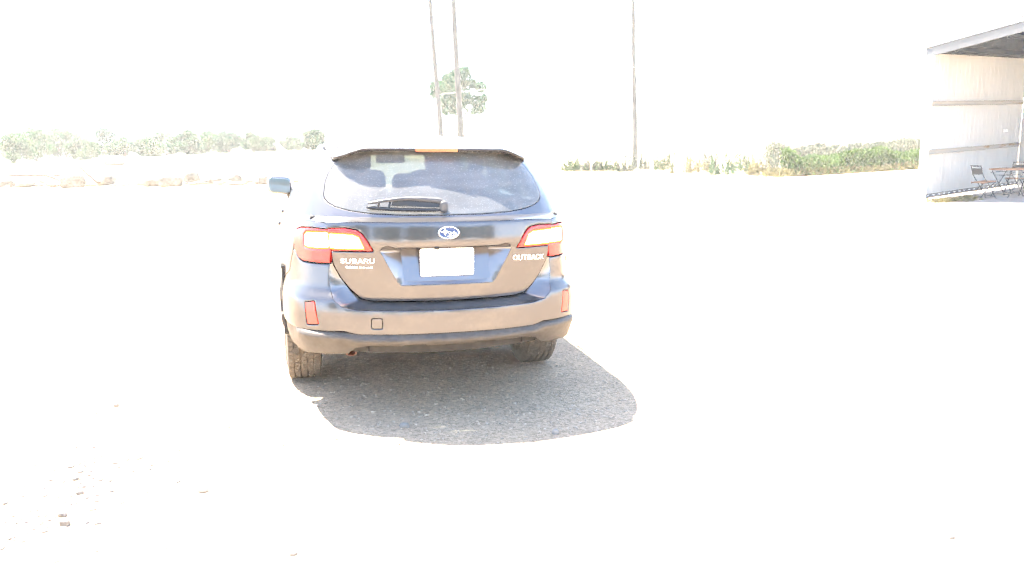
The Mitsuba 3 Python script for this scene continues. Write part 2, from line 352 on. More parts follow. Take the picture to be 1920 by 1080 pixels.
part('tailgate/licence_plate', solid(panel(box(-.150, .811, .150, .964).buffer(-.014).buffer(.014), lambda x, z: np.stack([x, .098 + 0 * x + .02 * (z - .87), z], -1), .03, .002, .003), .002), 'm_plate', smooth=False,
     label='white licence plate without readable writing')
tt = np.linspace(0, 1, 9)
part('tailgate/plate_mark', tube(np.c_[.006 + .012 * np.sin(tt * 1.4), .0925 + 0 * tt, .885 + .028 * tt], .0009 * (1 - .8 * np.abs(tt - .5)), 5), 'm_mark')
# emblem: a ring with a blue field, one large star and five small ones
th = np.linspace(0, 2 * np.pi, 65)[:-1]
def em(x, z, off=0.0):
    P, n = eval_surf(tail, np.c_[np.ravel(x), np.ravel(z)], off); return P
EX, EZ, EA, EB = 0.0, 1.053, .060, .0345
oval = Polygon(np.c_[EX + EA * np.cos(th), EZ + EB * np.sin(th)])
part('tailgate/emblem', panel(oval.difference(affinity.scale(oval, .86, .80)), tail, .006, .0025, .008, off=.008, bound=.004), 'm_chrome')
part('tailgate/emblem/field', panel(affinity.scale(oval, .87, .81), tail, .008, .001, .004, off=.004, bound=.005), 'm_emblem_blue')
def star(cx, cz, a, b):
    w = np.arange(8) * np.pi / 4; rr = np.where(np.arange(8) % 2 == 0, 1.0, .36)
    return Polygon(np.c_[cx + a * rr * np.cos(w), cz + b * rr * np.sin(w)])
for cx, cz, a, b in [(-.020, 1.058, .034, .022), (.012, 1.048, .017, .012), (.030, 1.054, .015, .011), (.004, 1.034, .017, .012), (.026, 1.036, .015, .011), (.040, 1.044, .012, .009)]:
    part('tailgate/emblem/star', panel(star(EX + cx, cz, a, b), tail, .01, .0015, .004, off=.0075, bound=.006), 'm_chrome') if False else part('tailgate/star', panel(star(EX + cx, cz, a, b), tail, .01, .0015, .004, off=.0075, bound=.006), 'm_chrome')
# lettering
def lettering(text, x0, x1, z0, z1, h, bold=True):
    m = meshkit.text_mesh(text, h, .005, bold)
    v = np.array(m.vertices); lo, hi = v.min(0), v.max(0)
    u = (v[:, 0] - lo[0]) / (hi[0] - lo[0]); w = (v[:, 1] - lo[1])
    s = x0 + (x1 - x0) * u; z = z0 + (z1 - z0) * u + w / (hi[1] - lo[1]) * h
    P = em(s, z, v[:, 2])
    return tri(P, m.faces)
part('tailgate/lettering', lettering('SUBARU', -.608, -.409, .886, .889, .027), 'm_chrome', smooth=False, label='raised silver letters SUBARU')
part('tailgate/lettering', lettering('OUTBACK', .390, .618, .884, .874, .031), 'm_chrome', smooth=False, label='raised silver letters OUTBACK')
def strip_badge():
    ms = [panel(box(-.578, .8605, -.508, .8735).buffer(-.005).buffer(.005), tail, .01, .001, .004, off=.004, bound=.006)]
    r = np.random.default_rng(4); x = -.500
    while x < -.428:
        w = r.uniform(.005, .010); h = r.uniform(.007, .011); ms.append(panel(box(x, .862, x + w, .862 + h), tail, .006, .0008, .004, off=.003, bound=.004)); x += w + .0025
    return cat(ms)
part('tailgate/badge', strip_badge(), 'm_chrome', label='small silver badge, unreadable, below the letters on the left')
# ledge between the tailgate's lip and the glass, and the shoulders: one rounded strip round the whole body
def half_strip():
    n = 240; f = np.linspace(0, 1, n)
    s = f * SMAX; zt = np.where(_py(s) < 3.4, 1.110 - .012 * sstep(.5, .75, s), 1.098); bl = sstep(.66, .76, s)[:, None]; A = tail(s, zt) * (1 - bl) + shell(s, zt) * bl
    # matching points of the greenhouse's foot
    q = np.interp(s, [0, .65, s_of_y(.9), s_of_y(3.3), s_of_y(3.45), SMAX], [0, .66, _gs[7] + .2, _gs[9] + .05, _gs[10], GMAX])
    B = green(q, np.full(n, 1.122))
    return A, B, s
A, B, s_ = half_strip()
k = s_ < s_of_y(3.5)
def strip_mesh(sel, seg=5):
    a, b = A[sel], B[sel]; bu = np.zeros_like(a); bu[:, 2] = .006; d = a - b; bu += .10 * d * [1, 1, 0]
    m = loft(b, a, seg, bu); mm = m.copy(); mm.vertices[:, 0] *= -1; mm.invert(); return cat([m, mm])
part('tailgate/ledge', strip_mesh(s_ < .70), 'm_paint_lit', smooth=50)
part('body_shoulder', strip_mesh((s_ >= s_[s_ < .70].max() - 1e-9) & k), 'm_paint_lit', smooth=50)
# bumper with its step
bump = mirror([(0, .513), (.50, .511), (.575, .527), (.83, .516), (sy(.70), .505), (sy(.715), .52), (sy(.76), .62), (sy(.80), .66), (1.13, .80), (1.08, .93), (1.05, .915), (.99, .880), (.94, .870), (.684, .875), (.686, .81), (.668, .735), (.625, .687), (.580, .657), (.50, .644), (0, .641)])
REFL = Polygon([(.818, .667), (.754, .678), (.726, .556), (.800, .550)]).buffer(-.006).buffer(.006)
tow = box(-.424, .546, -.367, .600).buffer(-.01).buffer(.01)
b2 = bump
for p in both_sides(REFL): b2 = b2.difference(p.buffer(.004))
b2 = b2.difference(tow.buffer(.002))
part('bumper', panel(b2, shell, .02, .006, .02, bound=.014), 'm_paint')
part('bumper/tow_cover', panel(tow, shell, .02, .002, .01, bound=.008), 'm_paint')
for p, l in zip(both_sides(REFL), ('right', 'left')):
    part('bumper/reflector', panel(p, shell, .012, .003, .01, off=-.001, bound=.01), 'm_red_refl', label='red reflector at the right end of the bumper' if l == 'right' else 'red reflector at the left end of the bumper')
    c = np.array(p.exterior.coords)
    part('bumper/reflector_seat', panel(p.buffer(.0045), shell, .02, .001, .012, off=-.012, bound=.012), 'm_black')
t = np.linspace(0, 1, 60)
ia = np.array([(0, .641), (.50, .644), (.580, .657), (.625, .687), (.668, .735), (.686, .81), (.684, .878)]); ib = np.array([(0, .668), (.43, .672), (.505, .685), (.565, .738), (.618, .803), (.656, .872), (.660, .885)])
def along(c, t):
    L = LineString(c); return np.array([L.interpolate(x, normalized=True).coords[0] for x in t])
pa, pb = along(ia, t), along(ib, t)
Ac, Bc = shell(pa[:, 0], pa[:, 1]) + [0, .003, 0], tail(pb[:, 0], pb[:, 1]) + [0, .012, 0]
bu = np.zeros_like(Ac); bu[:, 2] = -.004
m = loft(Bc, Ac, 5, bu); mm = m.copy(); mm.vertices[:, 0] *= -1; mm.invert()
part('bumper/step', cat([m, mm]), 'm_paint_lit', smooth=40)
# lower cladding of rough grey plastic: a shelf, a face, and a set-back valance
CLA = PchipInterpolator([.33, .40, .445, .476, .486, .518], [.060, .024, .000, -.022, -.019, .012]); CLB = PchipInterpolator([.33, .38, .42, .46, .498, .506, .520], [.055, .022, .006, -.008, -.020, -.015, .006])
def clad(s, z):
    P, n = plan(s); a = np.abs(s); w = sstep(.50, .575, a); i = CLA(z) * (1 - w) + CLB(z) * w
    w2 = sstep(.80, 1.0, a); i = i * (1 - w2) + w2 * (_prof[2](z) + .012)
    P = P - n * i[..., None]; return np.stack([P[..., 0], P[..., 1], z], -1)
cl = mirror([(0, .448), (.13, .448), (.14, .456), (.25, .455), (.26, .447), (.44, .450), (.515, .435), (.56, .400), (.62, .392), (.75, .386), (.88, .378), (sy(.55), .39), (sy(.66), .42), (sy(.69), .50), (.83, .522), (.575, .533), (.50, .517), (0, .519)])
part('lower_cladding', panel(cl, clad, .014, .004, .02, bound=.012), 'm_clad')
def valance(s, z):
    P, n = plan(s); P = P - n * (.045 + .25 * (.455 - z))[..., None]; return np.stack([P[..., 0], P[..., 1], z], -1)
part('lower_cladding/valance', panel(mirror([(0, .392), (.40, .396), (.56, .40), (.56, .46), (0, .46)]), valance, .03, .003, .02), 'm_under')
for x in (-.44, -.20, .20, .44): part('lower_cladding/rib', rbox(.012, .03, .05, (x, .075 + .2 * x * x, .428), .004), 'm_under')
# lamps
for p, q, P0, Q0, side in [(IN_LAMP, OUT_LAMP, IN_LENS, OUT_LENS, 'right'), *[tuple(flipx(g) for g in (IN_LAMP, OUT_LAMP, IN_LENS, OUT_LENS)) + ('left',)]]:
    part('tailgate/tail_light', panel(p.difference(P0.buffer(.007)), tail, .01, .006, .025, off=.004, bound=.008), 'm_red', label=f'{side} inner tail light, red round a lit pale lens')
    part('tailgate/tail_light_lens', panel(P0, tail, .012, .003, .012, off=.001, bound=.008), 'm_lens', emitter={'type': 'area', 'radiance': rgb(.42, .33, .25)})
    part('tailgate/tail_light_fringe', panel(P0.buffer(.007).difference(P0.buffer(.0005)), tail, .008, .002, .012, off=.001, bound=.008), 'm_lens_fringe', emitter={'type': 'area', 'radiance': rgb(.055, .015, .003)})  # added glowing strip, imitates the overexposed orange fringe of the lit lens
    part('outer_tail_light', panel(q.difference(Q0.buffer(.007)), shell, .014, .007, .03, off=.006, bound=.010), 'm_red', label=f'{side} outer tail light, red below a lit pale lens')
    part('outer_tail_light/lens', panel(Q0, shell, .012, .003, .012, off=.002, bound=.008), 'm_lens', emitter={'type': 'area', 'radiance': rgb(.42, .33, .25)})
    part('outer_tail_light/rim', panel(Q0.buffer(.007).difference(Q0.buffer(.0005)), shell, .008, .002, .012, off=.002, bound=.008), 'm_lens_fringe', emitter={'type': 'area', 'radiance': rgb(.055, .015, .003)})  # added strip again: the orange glare fringe built as a glowing edge
    # dark seat behind both lamps
    part('lamp_seat', cat([panel(p.buffer(.006), tail, .03, .001, .02, off=-.022), panel(q.buffer(.006), shell, .03, .001, .02, off=-.022)]), 'm_black')
# body sides
def arch(y, r, n=40):
    s0 = sy(y); th = np.linspace(0, 2 * np.pi, n)[:-1]; return Polygon(np.c_[s0 + r * np.cos(th), .355 + r * np.sin(th)])
RA, FA = arch(1.09, .405), arch(3.835, .405)
def side_poly(y0, y1, z0, z1): return box(sy(y0), z0, sy(y1), z1)
q_front = [(sy(.70), .505), (sy(.715), .52), (sy(.76), .62), (sy(.80), .66), (1.13, .80), (1.08, .93)]
quarter = Polygon([(sy(.80) + .004, .662), (1.135, .80), (1.085, .935), (1.08, 1.0), (1.055, 1.045), (.98, 1.062), (.84, 1.070), (.70, 1.066), (.703, 1.096), (.9, 1.10), (sy(1.3), 1.10), (sy(1.50), 1.10), (sy(1.50), .60), (sy(1.46), .40), (sy(1.44), .36), (sy(.85), .36)]).difference(RA).buffer(0)
rear_door = side_poly(1.506, 2.42, .42, 1.10).difference(RA.buffer(.02)); front_door = side_poly(2.426, 3.40, .42, 1.10)
fender = side_poly(3.406, 4.25, .30, 1.02).difference(FA)
front = box(sy(4.256), .28, SMAX, .86)
for k_, name in enumerate(('right', 'left')):
    f = (lambda g: g) if k_ == 0 else flipx
    part('quarter_panel', panel(f(quarter), shell, .04, .005, .016, bound=.02), 'm_paint_lit')
    for nm, g in (('rear_door', rear_door), ('front_door', front_door)):
        part(nm, panel(f(g), shell, .06, .005, .016, bound=.03), 'm_paint_lit')
        s0 = g.bounds[0]; h = eval_surf(shell, np.array([[(s0 + .16) * (1 if k_ == 0 else -1), .95]]), .03)[0][0]
        part(nm + '/handle', rbox(.022, .17, .028, h, .01), 'm_paint_lit')
    part('front_fender', panel(f(fender), shell, .06, .005, .016, bound=.03), 'm_paint_lit')
    part('front_bumper', panel(f(front), shell, .06, .005, .016, bound=.03), 'm_paint_lit')
    sill = side_poly(1.40, 3.50, .24, .415).difference(RA.buffer(.04)).difference(FA.buffer(.04))
    part('sill', panel(f(sill), shell, .06, .005, .02, off=.010, bound=.03), 'm_clad')
    for ar in (RA, FA):
        ring = ar.buffer(.045).difference(ar.buffer(-.004)).intersection(box(-9, .25, 9, 2))
        if ar is RA: ring = ring.difference(Polygon([(0, 0), (sy(.694), 0), (sy(.694), .505), (sy(.715), .52), (sy(.74), .58), (0, .9)]).buffer(.003))
        part('arch_flare', panel(f(ring), shell, .03, .004, .03, off=.012, bound=.02), 'm_clad')
# hood
hp = PLAN[(PLAN[:, 1] > 3.4)]; hp = np.vstack([[.88, 3.42], hp * [.97, .985]]); hood = mirror(np.vstack([[0, 3.42], hp]))
part('hood', panel(hood, lambda x, y: np.stack([x, y, 1.075 - .20 * ((y - 3.4) / 1.4) ** 1.6 - .10 * (np.abs(x) / .9) ** 3], -1), .08, .006, .05), 'm_paint_lit')
# greenhouse: rear window, side windows, windscreen, pillars
GL = mirror([(0, 1.1345), (.21, 1.135), (.39, 1.1425), (.50, 1.155), (.575, 1.172), (.63, 1.193), (.658, 1.215), (.668, 1.232), (.684, 1.30), (.686, 1.345), (.674, 1.40), (.650, 1.432), (.615, 1.455), (.56, 1.470), (.45, 1.480), (0, 1.482)])
Yq = lambda Y: _gs[7] + (Y - .6)
quarter_w = Polygon([(Yq(.74), 1.16), (Yq(1.20), 1.145), (Yq(1.20), 1.445), (Yq(.95), 1.43)]).buffer(-.02).buffer(.02)
reardoor_w = Polygon([(Yq(1.27), 1.145), (Yq(2.0), 1.145), (Yq(2.0), 1.45), (Yq(1.27), 1.447)]).buffer(-.02).buffer(.02)
frontdoor_w = Polygon([(Yq(2.07), 1.145), (Yq(2.93), 1.145), (Yq(2.86), 1.43), (Yq(2.07), 1.45)]).buffer(-.02).buffer(.02)
pill = Polygon([(-_gs[10], 1.112), (_gs[10], 1.112), (_gs[10], 1.500), (Yq(1.2), 1.500), (.88, 1.472), (.74, 1.452), (.60, 1.470), (.45, 1.486), (-.45, 1.486), (-.60, 1.470), (-.74, 1.452), (-.88, 1.472), (-Yq(1.2), 1.500), (-_gs[10], 1.500)]).difference(GL.buffer(.003))
for g in (quarter_w, reardoor_w, frontdoor_w):
    for p in both_sides(g): pill = pill.difference(p.buffer(.003))
part('pillars', panel(pill, green, .05, .004, .03, bound=.016), 'm_paint_lit')
FR = mirror([(0, 1.1345), (.21, 1.135), (.39, 1.1425), (.50, 1.155), (.575, 1.172), (.63, 1.193), (.658, 1.215), (.668, 1.232), (.684, 1.30), (.686, 1.345), (.674, 1.40), (.650, 1.432), (.615, 1.455), (.56, 1.470), (.45, 1.480), (0, 1.482)]).buffer(-.002).difference(mirror([(0, 1.146), (.21, 1.147), (.39, 1.155), (.50, 1.167), (.575, 1.185), (.625, 1.207), (.650, 1.235), (.662, 1.30), (.660, 1.345), (.640, 1.395), (.60, 1.425), (.54, 1.443), (.45, 1.452), (0, 1.456)]))
part('rear_window/black_border', panel(FR, green, .02, .0006, .001, off=-.0035, bound=.012), 'm_black')
part('rear_window', panel(GL, green, .02, .003, .004, bound=.012), 'm_glass_rear', smooth=True, label='dusty tinted rear window')
for p in both_sides(quarter_w): part('quarter_window', panel(p, green, .06, .002, .003, off=-.002), 'm_glass_side')
for p in both_sides(reardoor_w): part('rear_door_window', panel(p, green, .06, .002, .003, off=-.002), 'm_glass_side')
for p in both_sides(frontdoor_w): part('front_door_window', panel(p, green, .06, .002, .003, off=-.002), 'm_glass_front')
ws = box(_gs[10] + .003, 1.112, GMAX, 1.50)
part('windscreen', cat([panel(p, green, .05, .0015, .0015) for p in both_sides(ws)]), 'm_glass_clear', smooth=30)
# roof with the spoiler over the rear window
RP = mirror([(0, .404), (.15, .407), (.30, .421), (.45, .457), (.50, .478), (.545, .512), (.568, .552), (.582, .615), (.592, .71), (.606, .98), (.606, 2.30), (.58, 2.42), (.49, 2.51), (.3, 2.565), (0, 2.585)])
def roof_surf(x, y):
    d = shapely.distance(shapely.points(np.c_[np.ravel(x), np.ravel(y)]), RP.exterior).reshape(np.shape(x)) * np.where(shapely.contains_xy(RP, np.ravel(x), np.ravel(y)).reshape(np.shape(x)), 1, 0)
    return np.stack([x, y, 1.490 + .080 * (1 - np.exp(-d / .14)) * (.30 + .70 * sstep(.40, 1.15, y)) - .03 * sstep(1.8, 2.6, y) - .055 * sstep(.38, .60, np.abs(x)) * (1 - sstep(.55, 1.0, y))], -1)
drip = RP.difference(RP.buffer(-.010)).intersection(box(-1, .60, 1, 3))
lip_zone = RP.difference(RP.buffer(-.014)).intersection(box(-1, 0, 1, .575))
rp = panel(RP.difference(lip_zone.buffer(.0003)).difference(drip.buffer(.0003)), roof_surf, .035, .004, .009, bound=.014)
part('roof', rp, 'm_paint_lit', smooth=40)
part('roof/side_drip', panel(drip, roof_surf, .01, .002, .026, bound=.02), 'm_black', smooth=40)
part('roof/spoiler_edge', panel(lip_zone, roof_surf, .01, .003, .009, bound=.010), 'm_black', smooth=40)
part('roof/spoiler_underside', panel(RP.buffer(-.004).intersection(box(-1, 0, 1, .95)), lambda x, y: np.stack([x, y, 1.4775 + .02 * sstep(.5, 1.2, y) - .055 * sstep(.38, .60, np.abs(x)) * (1 - sstep(.55, 1.0, y))], -1), .05, .001, .001), 'm_black')
part('headliner', panel(RP.buffer(-.05).intersection(box(-1, .62, 1, 3)), lambda x, y: np.stack([x, y, 1.468 + 0 * x - .03 * sstep(1.8, 2.6, y)], -1), .08, .001, .001), 'm_headliner')
part('roof/brake_light', panel(box(-.122, 1.4735, .122, 1.4905).buffer(-.005).buffer(.005), lambda x, z: np.stack([x, .401 + .17 * x * x, z], -1), .01, .003, .012, off=.003, bound=.008), 'm_brake', label='high brake light glowing orange', emitter={'type': 'area', 'radiance': rgb(.013, .0040, .0015)})
for s in (-1, 1):
    y = np.linspace(.80, 2.35, 30); h = np.sin(np.clip((y - .80) / .28, 0, 1) * np.pi / 2) * np.sin(np.clip((2.35 - y) / .28, 0, 1) * np.pi / 2)
    xx = s * (.535 + .02 * h); zz = roof_surf(xx, y)[:, 2] - .004 + .042 * h
    part('roof_rail', tube(np.c_[xx, y, zz], .011 + .006 * h, 10), 'm_silver')
    for yy in (.98, 1.6, 2.18): part('roof_rail/foot' if s < 0 else 'roof_rail_001/foot', rbox(.03, .10, .05, (s * .552, yy, float(roof_surf(np.array([s * .552]), np.array([yy]))[0, 2]) + .012), .012), 'm_silver')
# rear wiper
def g1(q, z, off): return eval_surf(green, np.array([[q, z]]), off)[0][0]
zz = np.linspace(0, 1, 16)
armf = lambda t: (-.005 - .39 * t, 1.188 - .014 * t + .014 * math.sin(t * 3.14))
bladef = lambda t: (-.015 - .39 * t, 1.150 + .012 * t - .004 * math.sin(t * 3.1))
arm = np.array([g1(*armf(t), .035 + .010 * math.sin(t * 3.1)) for t in zz]); blade = np.array([g1(*bladef(t), .018) for t in zz])
part('rear_wiper', tube(arm, .016 * (1 - .55 * zz) * (1 - .5 * (zz > .98)), 10), 'm_wiper')
part('rear_wiper/hub', cat([rbox(.045, .05, .062, g1(.004, 1.166, .022), .014)]), 'm_wiper')
part('rear_wiper/blade', tube(blade, .010 * np.where((zz < .02) | (zz > .98), .5, 1), 8), 'm_trim')
part('rear_wiper/cover', loft(arm[:11] - [0, .0, .004], np.array([g1(-.015 - .39 * t, 1.160 + .010 * t, .026) for t in zz[:11]]), 2), 'm_trim')
for t in (.70, .85):
    a = g1(*bladef(t), .018); b = g1(*armf(t), .036)
    part('rear_wiper/strut', tube([a, (a + b) / 2, b], .006, 6), 'm_trim')
# door mirrors
for s in (-1, 1):
    head = rbox(.205, .12, .155, (s * .945, 3.08, 1.135), .045, 12); v = head.vertices; v[:, 2] += (np.abs(v[:, 0]) - .945) * .10; v[:, 1] += (np.abs(v[:, 0]) - .945) * -.25
    part('door_mirror', head, 'm_paint_lit', smooth=40)
    gl = panel(box(-.088, -.062, .088, .062).buffer(-.03).buffer(.03), lambda a, b: np.stack([s * .945 + a, 3.0185 - .25 * s * a, 1.135 + b + .10 * s * a], -1), .03, .002, .004, off=.003)
    part('door_mirror/mirror_glass', gl, 'm_mirror', smooth=False)
    part('door_mirror/stalk', tube([(s * .87, 3.09, 1.09), (s * .86, 3.10, 1.05), (s * .835, 3.11, 1.00)], [.035, .03, .04], 10), 'm_black')
# wheels
def tyre(n):
    prof = []
    for a in np.linspace(-1, 1, 81):
        w = a * .106; r = .352 - .008 * abs(a) ** 4 - .075 * max(0, (abs(a) - .86) / .14) ** 2.2
        prof.append((r, w))
    p = np.array(prof); g = np.zeros(len(p), bool)
    for c in (-.058, -.020, .020, .058): g |= np.abs(p[:, 1] - c) < .0045
    th = np.arange(n) * 2 * np.pi / n
    R = np.broadcast_to(p[:, 0], (n, len(p))).copy(); R -= .008 * g
    ph = (th * 66 / (2 * np.pi))[:, None]; lane = p[None, :, 1]
    sip = ((ph + np.abs(lane) * 6 + .15 * np.sign(lane)) % 1 < .17) & (np.abs(lane) > .064) & (np.abs(lane) < .105)
    sip |= ((ph * 1.0 + lane * 9) % 1 < .15) & (np.abs(lane) < .056) & (np.abs(lane) > .030)
    sip |= ((ph * 1.0 - lane * 9) % 1 < .13) & (np.abs(lane) < .014) & (lane > -.004)
    R -= .0055 * (sip & ~g)
    V = np.stack([np.broadcast_to(p[:, 1], R.shape), np.cos(th)[:, None] * R, np.sin(th)[:, None] * R], -1)
    k = len(p); i = np.arange(n)[:, None] * k + np.arange(k - 1)[None]; j = ((np.arange(n) + 1) % n)[:, None] * k + np.arange(k - 1)[None]
    F = np.stack([i, i + 1, j + 1, j], -1).reshape(-1, 4)
    m = tri(V.reshape(-1, 3), F)
    wall = cat([lathe([(.277, s * .106), (.262, s * .112), (.235, s * .107), (.225, s * .10)], 64) for s in (-1, 1)])
    return cat([m, wall])
def rim(s):
    disc = [lathe([(.226, -.09), (.226, .088), (.232, .094), (.215, .096), (.205, .07), (.20, -.09)], 48)]
    for k in range(5):
        for d in (-.13, .13):
            a = k * 2 * np.pi / 5 + d; b = k * 2 * np.pi / 5
            disc.append(tube([(.085, .05 * math.cos(b), .05 * math.sin(b)), (.085, .13 * math.cos((a + b) / 2), .13 * math.sin((a + b) / 2)), (.075, .21 * math.cos(a), .21 * math.sin(a))], [.022, .017, .015], 6))
    disc.append(lathe([(.0, .1), (.05, .098), (.06, .08), (.06, .0)], 20))
    m = cat(disc); m.vertices[:, 0] *= s
    if s < 0: m.invert()
    return m
for s in (-1, 1):
    for y, n in ((1.09, 792), (3.835, 132)):
        c = np.array([s * .780, y, .345])
        m = tyre(n); m.vertices += c; name = num('wheel_tmp')
        part('rear_wheel' if y < 2 else 'front_wheel', m, 'm_tyre', smooth=30)
        m = rim(s); m.vertices += c; part(('rear_wheel' if y < 2 else 'front_wheel') + '/rim', m, 'm_rim', smooth=40) if s < 0 else part(('rear_wheel_001' if y < 2 else 'front_wheel_001') + '/rim', m, 'm_rim', smooth=40)
        m = lathe([(.0, -.06), (.15, -.06), (.16, -.05), (.16, -.035), (.0, -.035)], 32); m.vertices[:, 0] *= s; m.vertices += c; part(('rear_wheel' if y < 2 else 'front_wheel') + ('' if s < 0 else '_001') + '/brake_disc', m, 'm_rust', smooth=40)
# underbody, exhaust
under = [rbox(1.28, 4.1, .06, (0, 2.55, .36), .02), rbox(1.25, .45, .05, (0, .52, .40), .02), rbox(1.5, 1.9, .05, (0, 2.45, .30), .02)]
for s in (-1, 1):
    for y in (1.09, 3.835): under += [rbox(.03, .86, .55, (s * .64, y, .52), .01), rbox(.26, .86, .03, (s * .76, y, .80), .01), rbox(.25, .03, .45, (s * .76, y + .43, .58), .01), rbox(.25, .03, .42, (s * .76, y - .43, .60), .01)]
    under += [rbox(.08, .5, .07, (s * .52, 1.35, .34), .02), tube([(s * .45, 1.09, .36), (s * .70, 1.09, .355)], .03, 10)]
under += [tube([(-.5, 1.12, .36), (0, 1.12, .37), (.5, 1.12, .36)], .045, 10)]
under += [rbox(1.0, .80, .03, (0, .53, .455), .01)]
part('underbody', cat(under), 'm_under', smooth=30)
part('exhaust', cat([tube([(-.43, .80, .40), (-.44, .60, .40)], [.07, .07], 16), tube([(-.1, 2.0, .33), (-.35, 1.3, .36), (-.43, .80, .40)], .03, 10)]), 'm_black')
ring = lathe([(.029, .0), (.029, -.11), (.025, -.11), (.025, .0)], 24); ring.vertices = ring.vertices @ rot([0, 0, 1], 90).T * [1, 1, .5] + [-.522, .315, .374]
part('exhaust/tail_pipe', cat([ring, tube([(-.44, .60, .40), (-.50, .45, .375), (-.522, .315, .374)], .024, 10)]), 'm_rust', label='rusty tail pipe end below the left of the bumper')
# cabin
part('cargo_floor', cat([rbox(1.1, 1.25, .03, (0, .86, .66), .01), rbox(1.5, 2.2, .03, (0, 2.5, .45), .01)]), 'm_cabin')
for x in (-.42, .0, .42):
    part('rear_seat', rbox(.46 if x else .34, .16, .62, (x, 1.50, .86), .05), 'm_seat'); part('rear_seat_headrest', rbox(.27, .10, .15, (x, 1.49, 1.23), .045), 'm_seat')
for x, nm in ((-.37, 'driver'), (.37, 'passenger')):
    part('front_seat', cat([rbox(.54, .15, .74, (x, 2.28, .93), .06), rbox(.5, .5, .16, (x, 2.52, .62), .05)]), 'm_seat'); part('front_seat_headrest', rbox(.31, .11, .19, (x, 2.24, 1.375), .05), 'm_seat')
part('dashboard', rbox(1.45, .42, .22, (0, 3.22, .985), .07), 'm_cabin')
th = np.linspace(0, 2 * np.pi, 33); part('steering_wheel', tube(np.c_[-.37 + .185 * np.cos(th), 2.93 + .07 * np.sin(th), .98 + .17 * np.sin(th)], .015, 8, cap=False), 'm_cabin')
part('cabin_mirror', cat([rbox(.25, .035, .068, (.0, 2.80, 1.372), .02), tube([(0, 2.81, 1.38), (0, 2.84, 1.44)], .01, 6)]), 'm_cabin')
for s in (-1, 1): part('cabin_side_trim', cat([rbox(.03, 1.2, .45, (s * .70, .95, .90), .01), rbox(.03, 2.0, .55, (s * .83, 2.5, .80), .01)]), 'm_cabin')
for s in (-1, 1): part('cabin_pillar_trim', cat([rbox(.04, .34, .32, (s * .590, 1.98, 1.26), .015)]), 'm_cabin')
# ----------------------------------------------------------------------------- the open-fronted metal shed on the right
SA = np.array([11.55, 20.8, -.615]); SD = np.array([.826, .562, 0]); SD /= np.linalg.norm(SD); SN = np.array([SD[1], -SD[0], 0])
def sh(u, t, z): return SA + np.multiply.outer(np.asarray(u, float), SD) + np.multiply.outer(np.asarray(t, float), SN) + np.multiply.outer(np.asarray(z, float), [0, 0, 1])
SR = np.c_[SD, SN, [0, 0, 1]]          # columns: along the wall, out of it, up (left-handed: flipped where used)
def sbox(u0, u1, t0, t1, z0, z1, slope=0.0, r=.006):
    m = rbox(u1 - u0, t1 - t0, z1 - z0, ((u0 + u1) / 2, (t0 + t1) / 2, (z0 + z1) / 2), r, 6)
    v = m.vertices; P = sh(v[:, 0], v[:, 1], v[:, 2] + slope * v[:, 1])
    return tri(P, m.faces[:, ::-1])
tag('metal_shed', 'white ribbed metal shed, open at the front, at the right edge', 'shed')
def spart(path, m, mt, smooth=False, **kw): return put(num('metal_shed__' + path), m, mt, smooth=smooth, **kw)
WALL_L, WALL_H, ROOF_K = 5.75, 3.92, .155
def ribbed(w, h, pitch=.25, d=.013, t=.004):
    """outline across of a ribbed sheet, as (across, out) points"""
    pts = []; x = 0
    while x < w - 1e-6:
        pts += [(x, 0), (min(x + pitch * .62, w), 0), (min(x + pitch * .70, w), d), (min(x + pitch * .90, w), d)]; x += pitch
    pts.append((w, 0)); p = np.array(pts); keep = np.r_[True, np.diff(p[:, 0]) > 1e-6]; return p[keep]
pr_ = ribbed(1.0, 1)
u = 0.0
while u < WALL_L - .01:
    w = min(1.0, WALL_L - u); p = ribbed(w, 1); zs = np.linspace(.17, WALL_H + .05, 4)
    V, F = [], []
    k = len(p); j = rng.uniform(-.004, .004)
    for side, off in ((0, 0), (1, -.005)):
        for z in zs: V.append(sh(u + p[:, 0] * .9985, p[:, 1] + off + j, np.full(k, z)))
    V = np.concatenate(V); n = len(zs)
    for side in (0, 1):
        for a in range(n - 1):
            for b in range(k - 1):
                q = [side * n * k + a * k + b, side * n * k + a * k + b + 1, side * n * k + (a + 1) * k + b + 1, side * n * k + (a + 1) * k + b]
                F.append(q if side else q[::-1])
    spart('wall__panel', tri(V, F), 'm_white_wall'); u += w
for z in (1.30, 2.60):
    spart('girt', cat([sbox(.08, WALL_L - .02, .024, .10, z - .008, z), sbox(.08, WALL_L - .02, .024, .10, z + .105, z + .113), sbox(.08, WALL_L - .02, .024, .030, z - .004, z + .109)]), 'm_girt', label='upper steel rail across the ribbed wall' if z > 2 else 'lower steel rail across the ribbed wall, rusty at its right end')
spart('base_rail', cat([sbox(-.02, WALL_L, .024, .034, .10, .20), sbox(-.02, WALL_L, .034, .12, .10, .108)]), 'm_rail')
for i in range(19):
    spart('base_rail__light_dot', sbox(.14 + i * .30, .22 + i * .30, .034, .047, .135, .17, r=.005), 'm_white_metal')  # white plates imitate dots of daylight showing through the wall ribs
spart('corner_post', sbox(-.13, -.003, -.10, .09, -.05, WALL_H - .01), 'm_white_metal')
spart('notice', sbox(4.55, 4.85, .0, .012, 1.78, 1.87) if False else sbox(4.50, 4.80, .024, .034, 1.76, 1.85), 'm_white_metal', label='small blank white plate on the wall')
# side wall at the far right, running towards the viewer
for k in range(4):
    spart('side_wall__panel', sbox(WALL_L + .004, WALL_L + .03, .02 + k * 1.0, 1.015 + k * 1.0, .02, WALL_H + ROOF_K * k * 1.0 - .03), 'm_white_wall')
spart('front_post', sbox(WALL_L - .02, WALL_L + .12, 4.06, 4.2, .0, WALL_H + .40), 'm_white_metal')
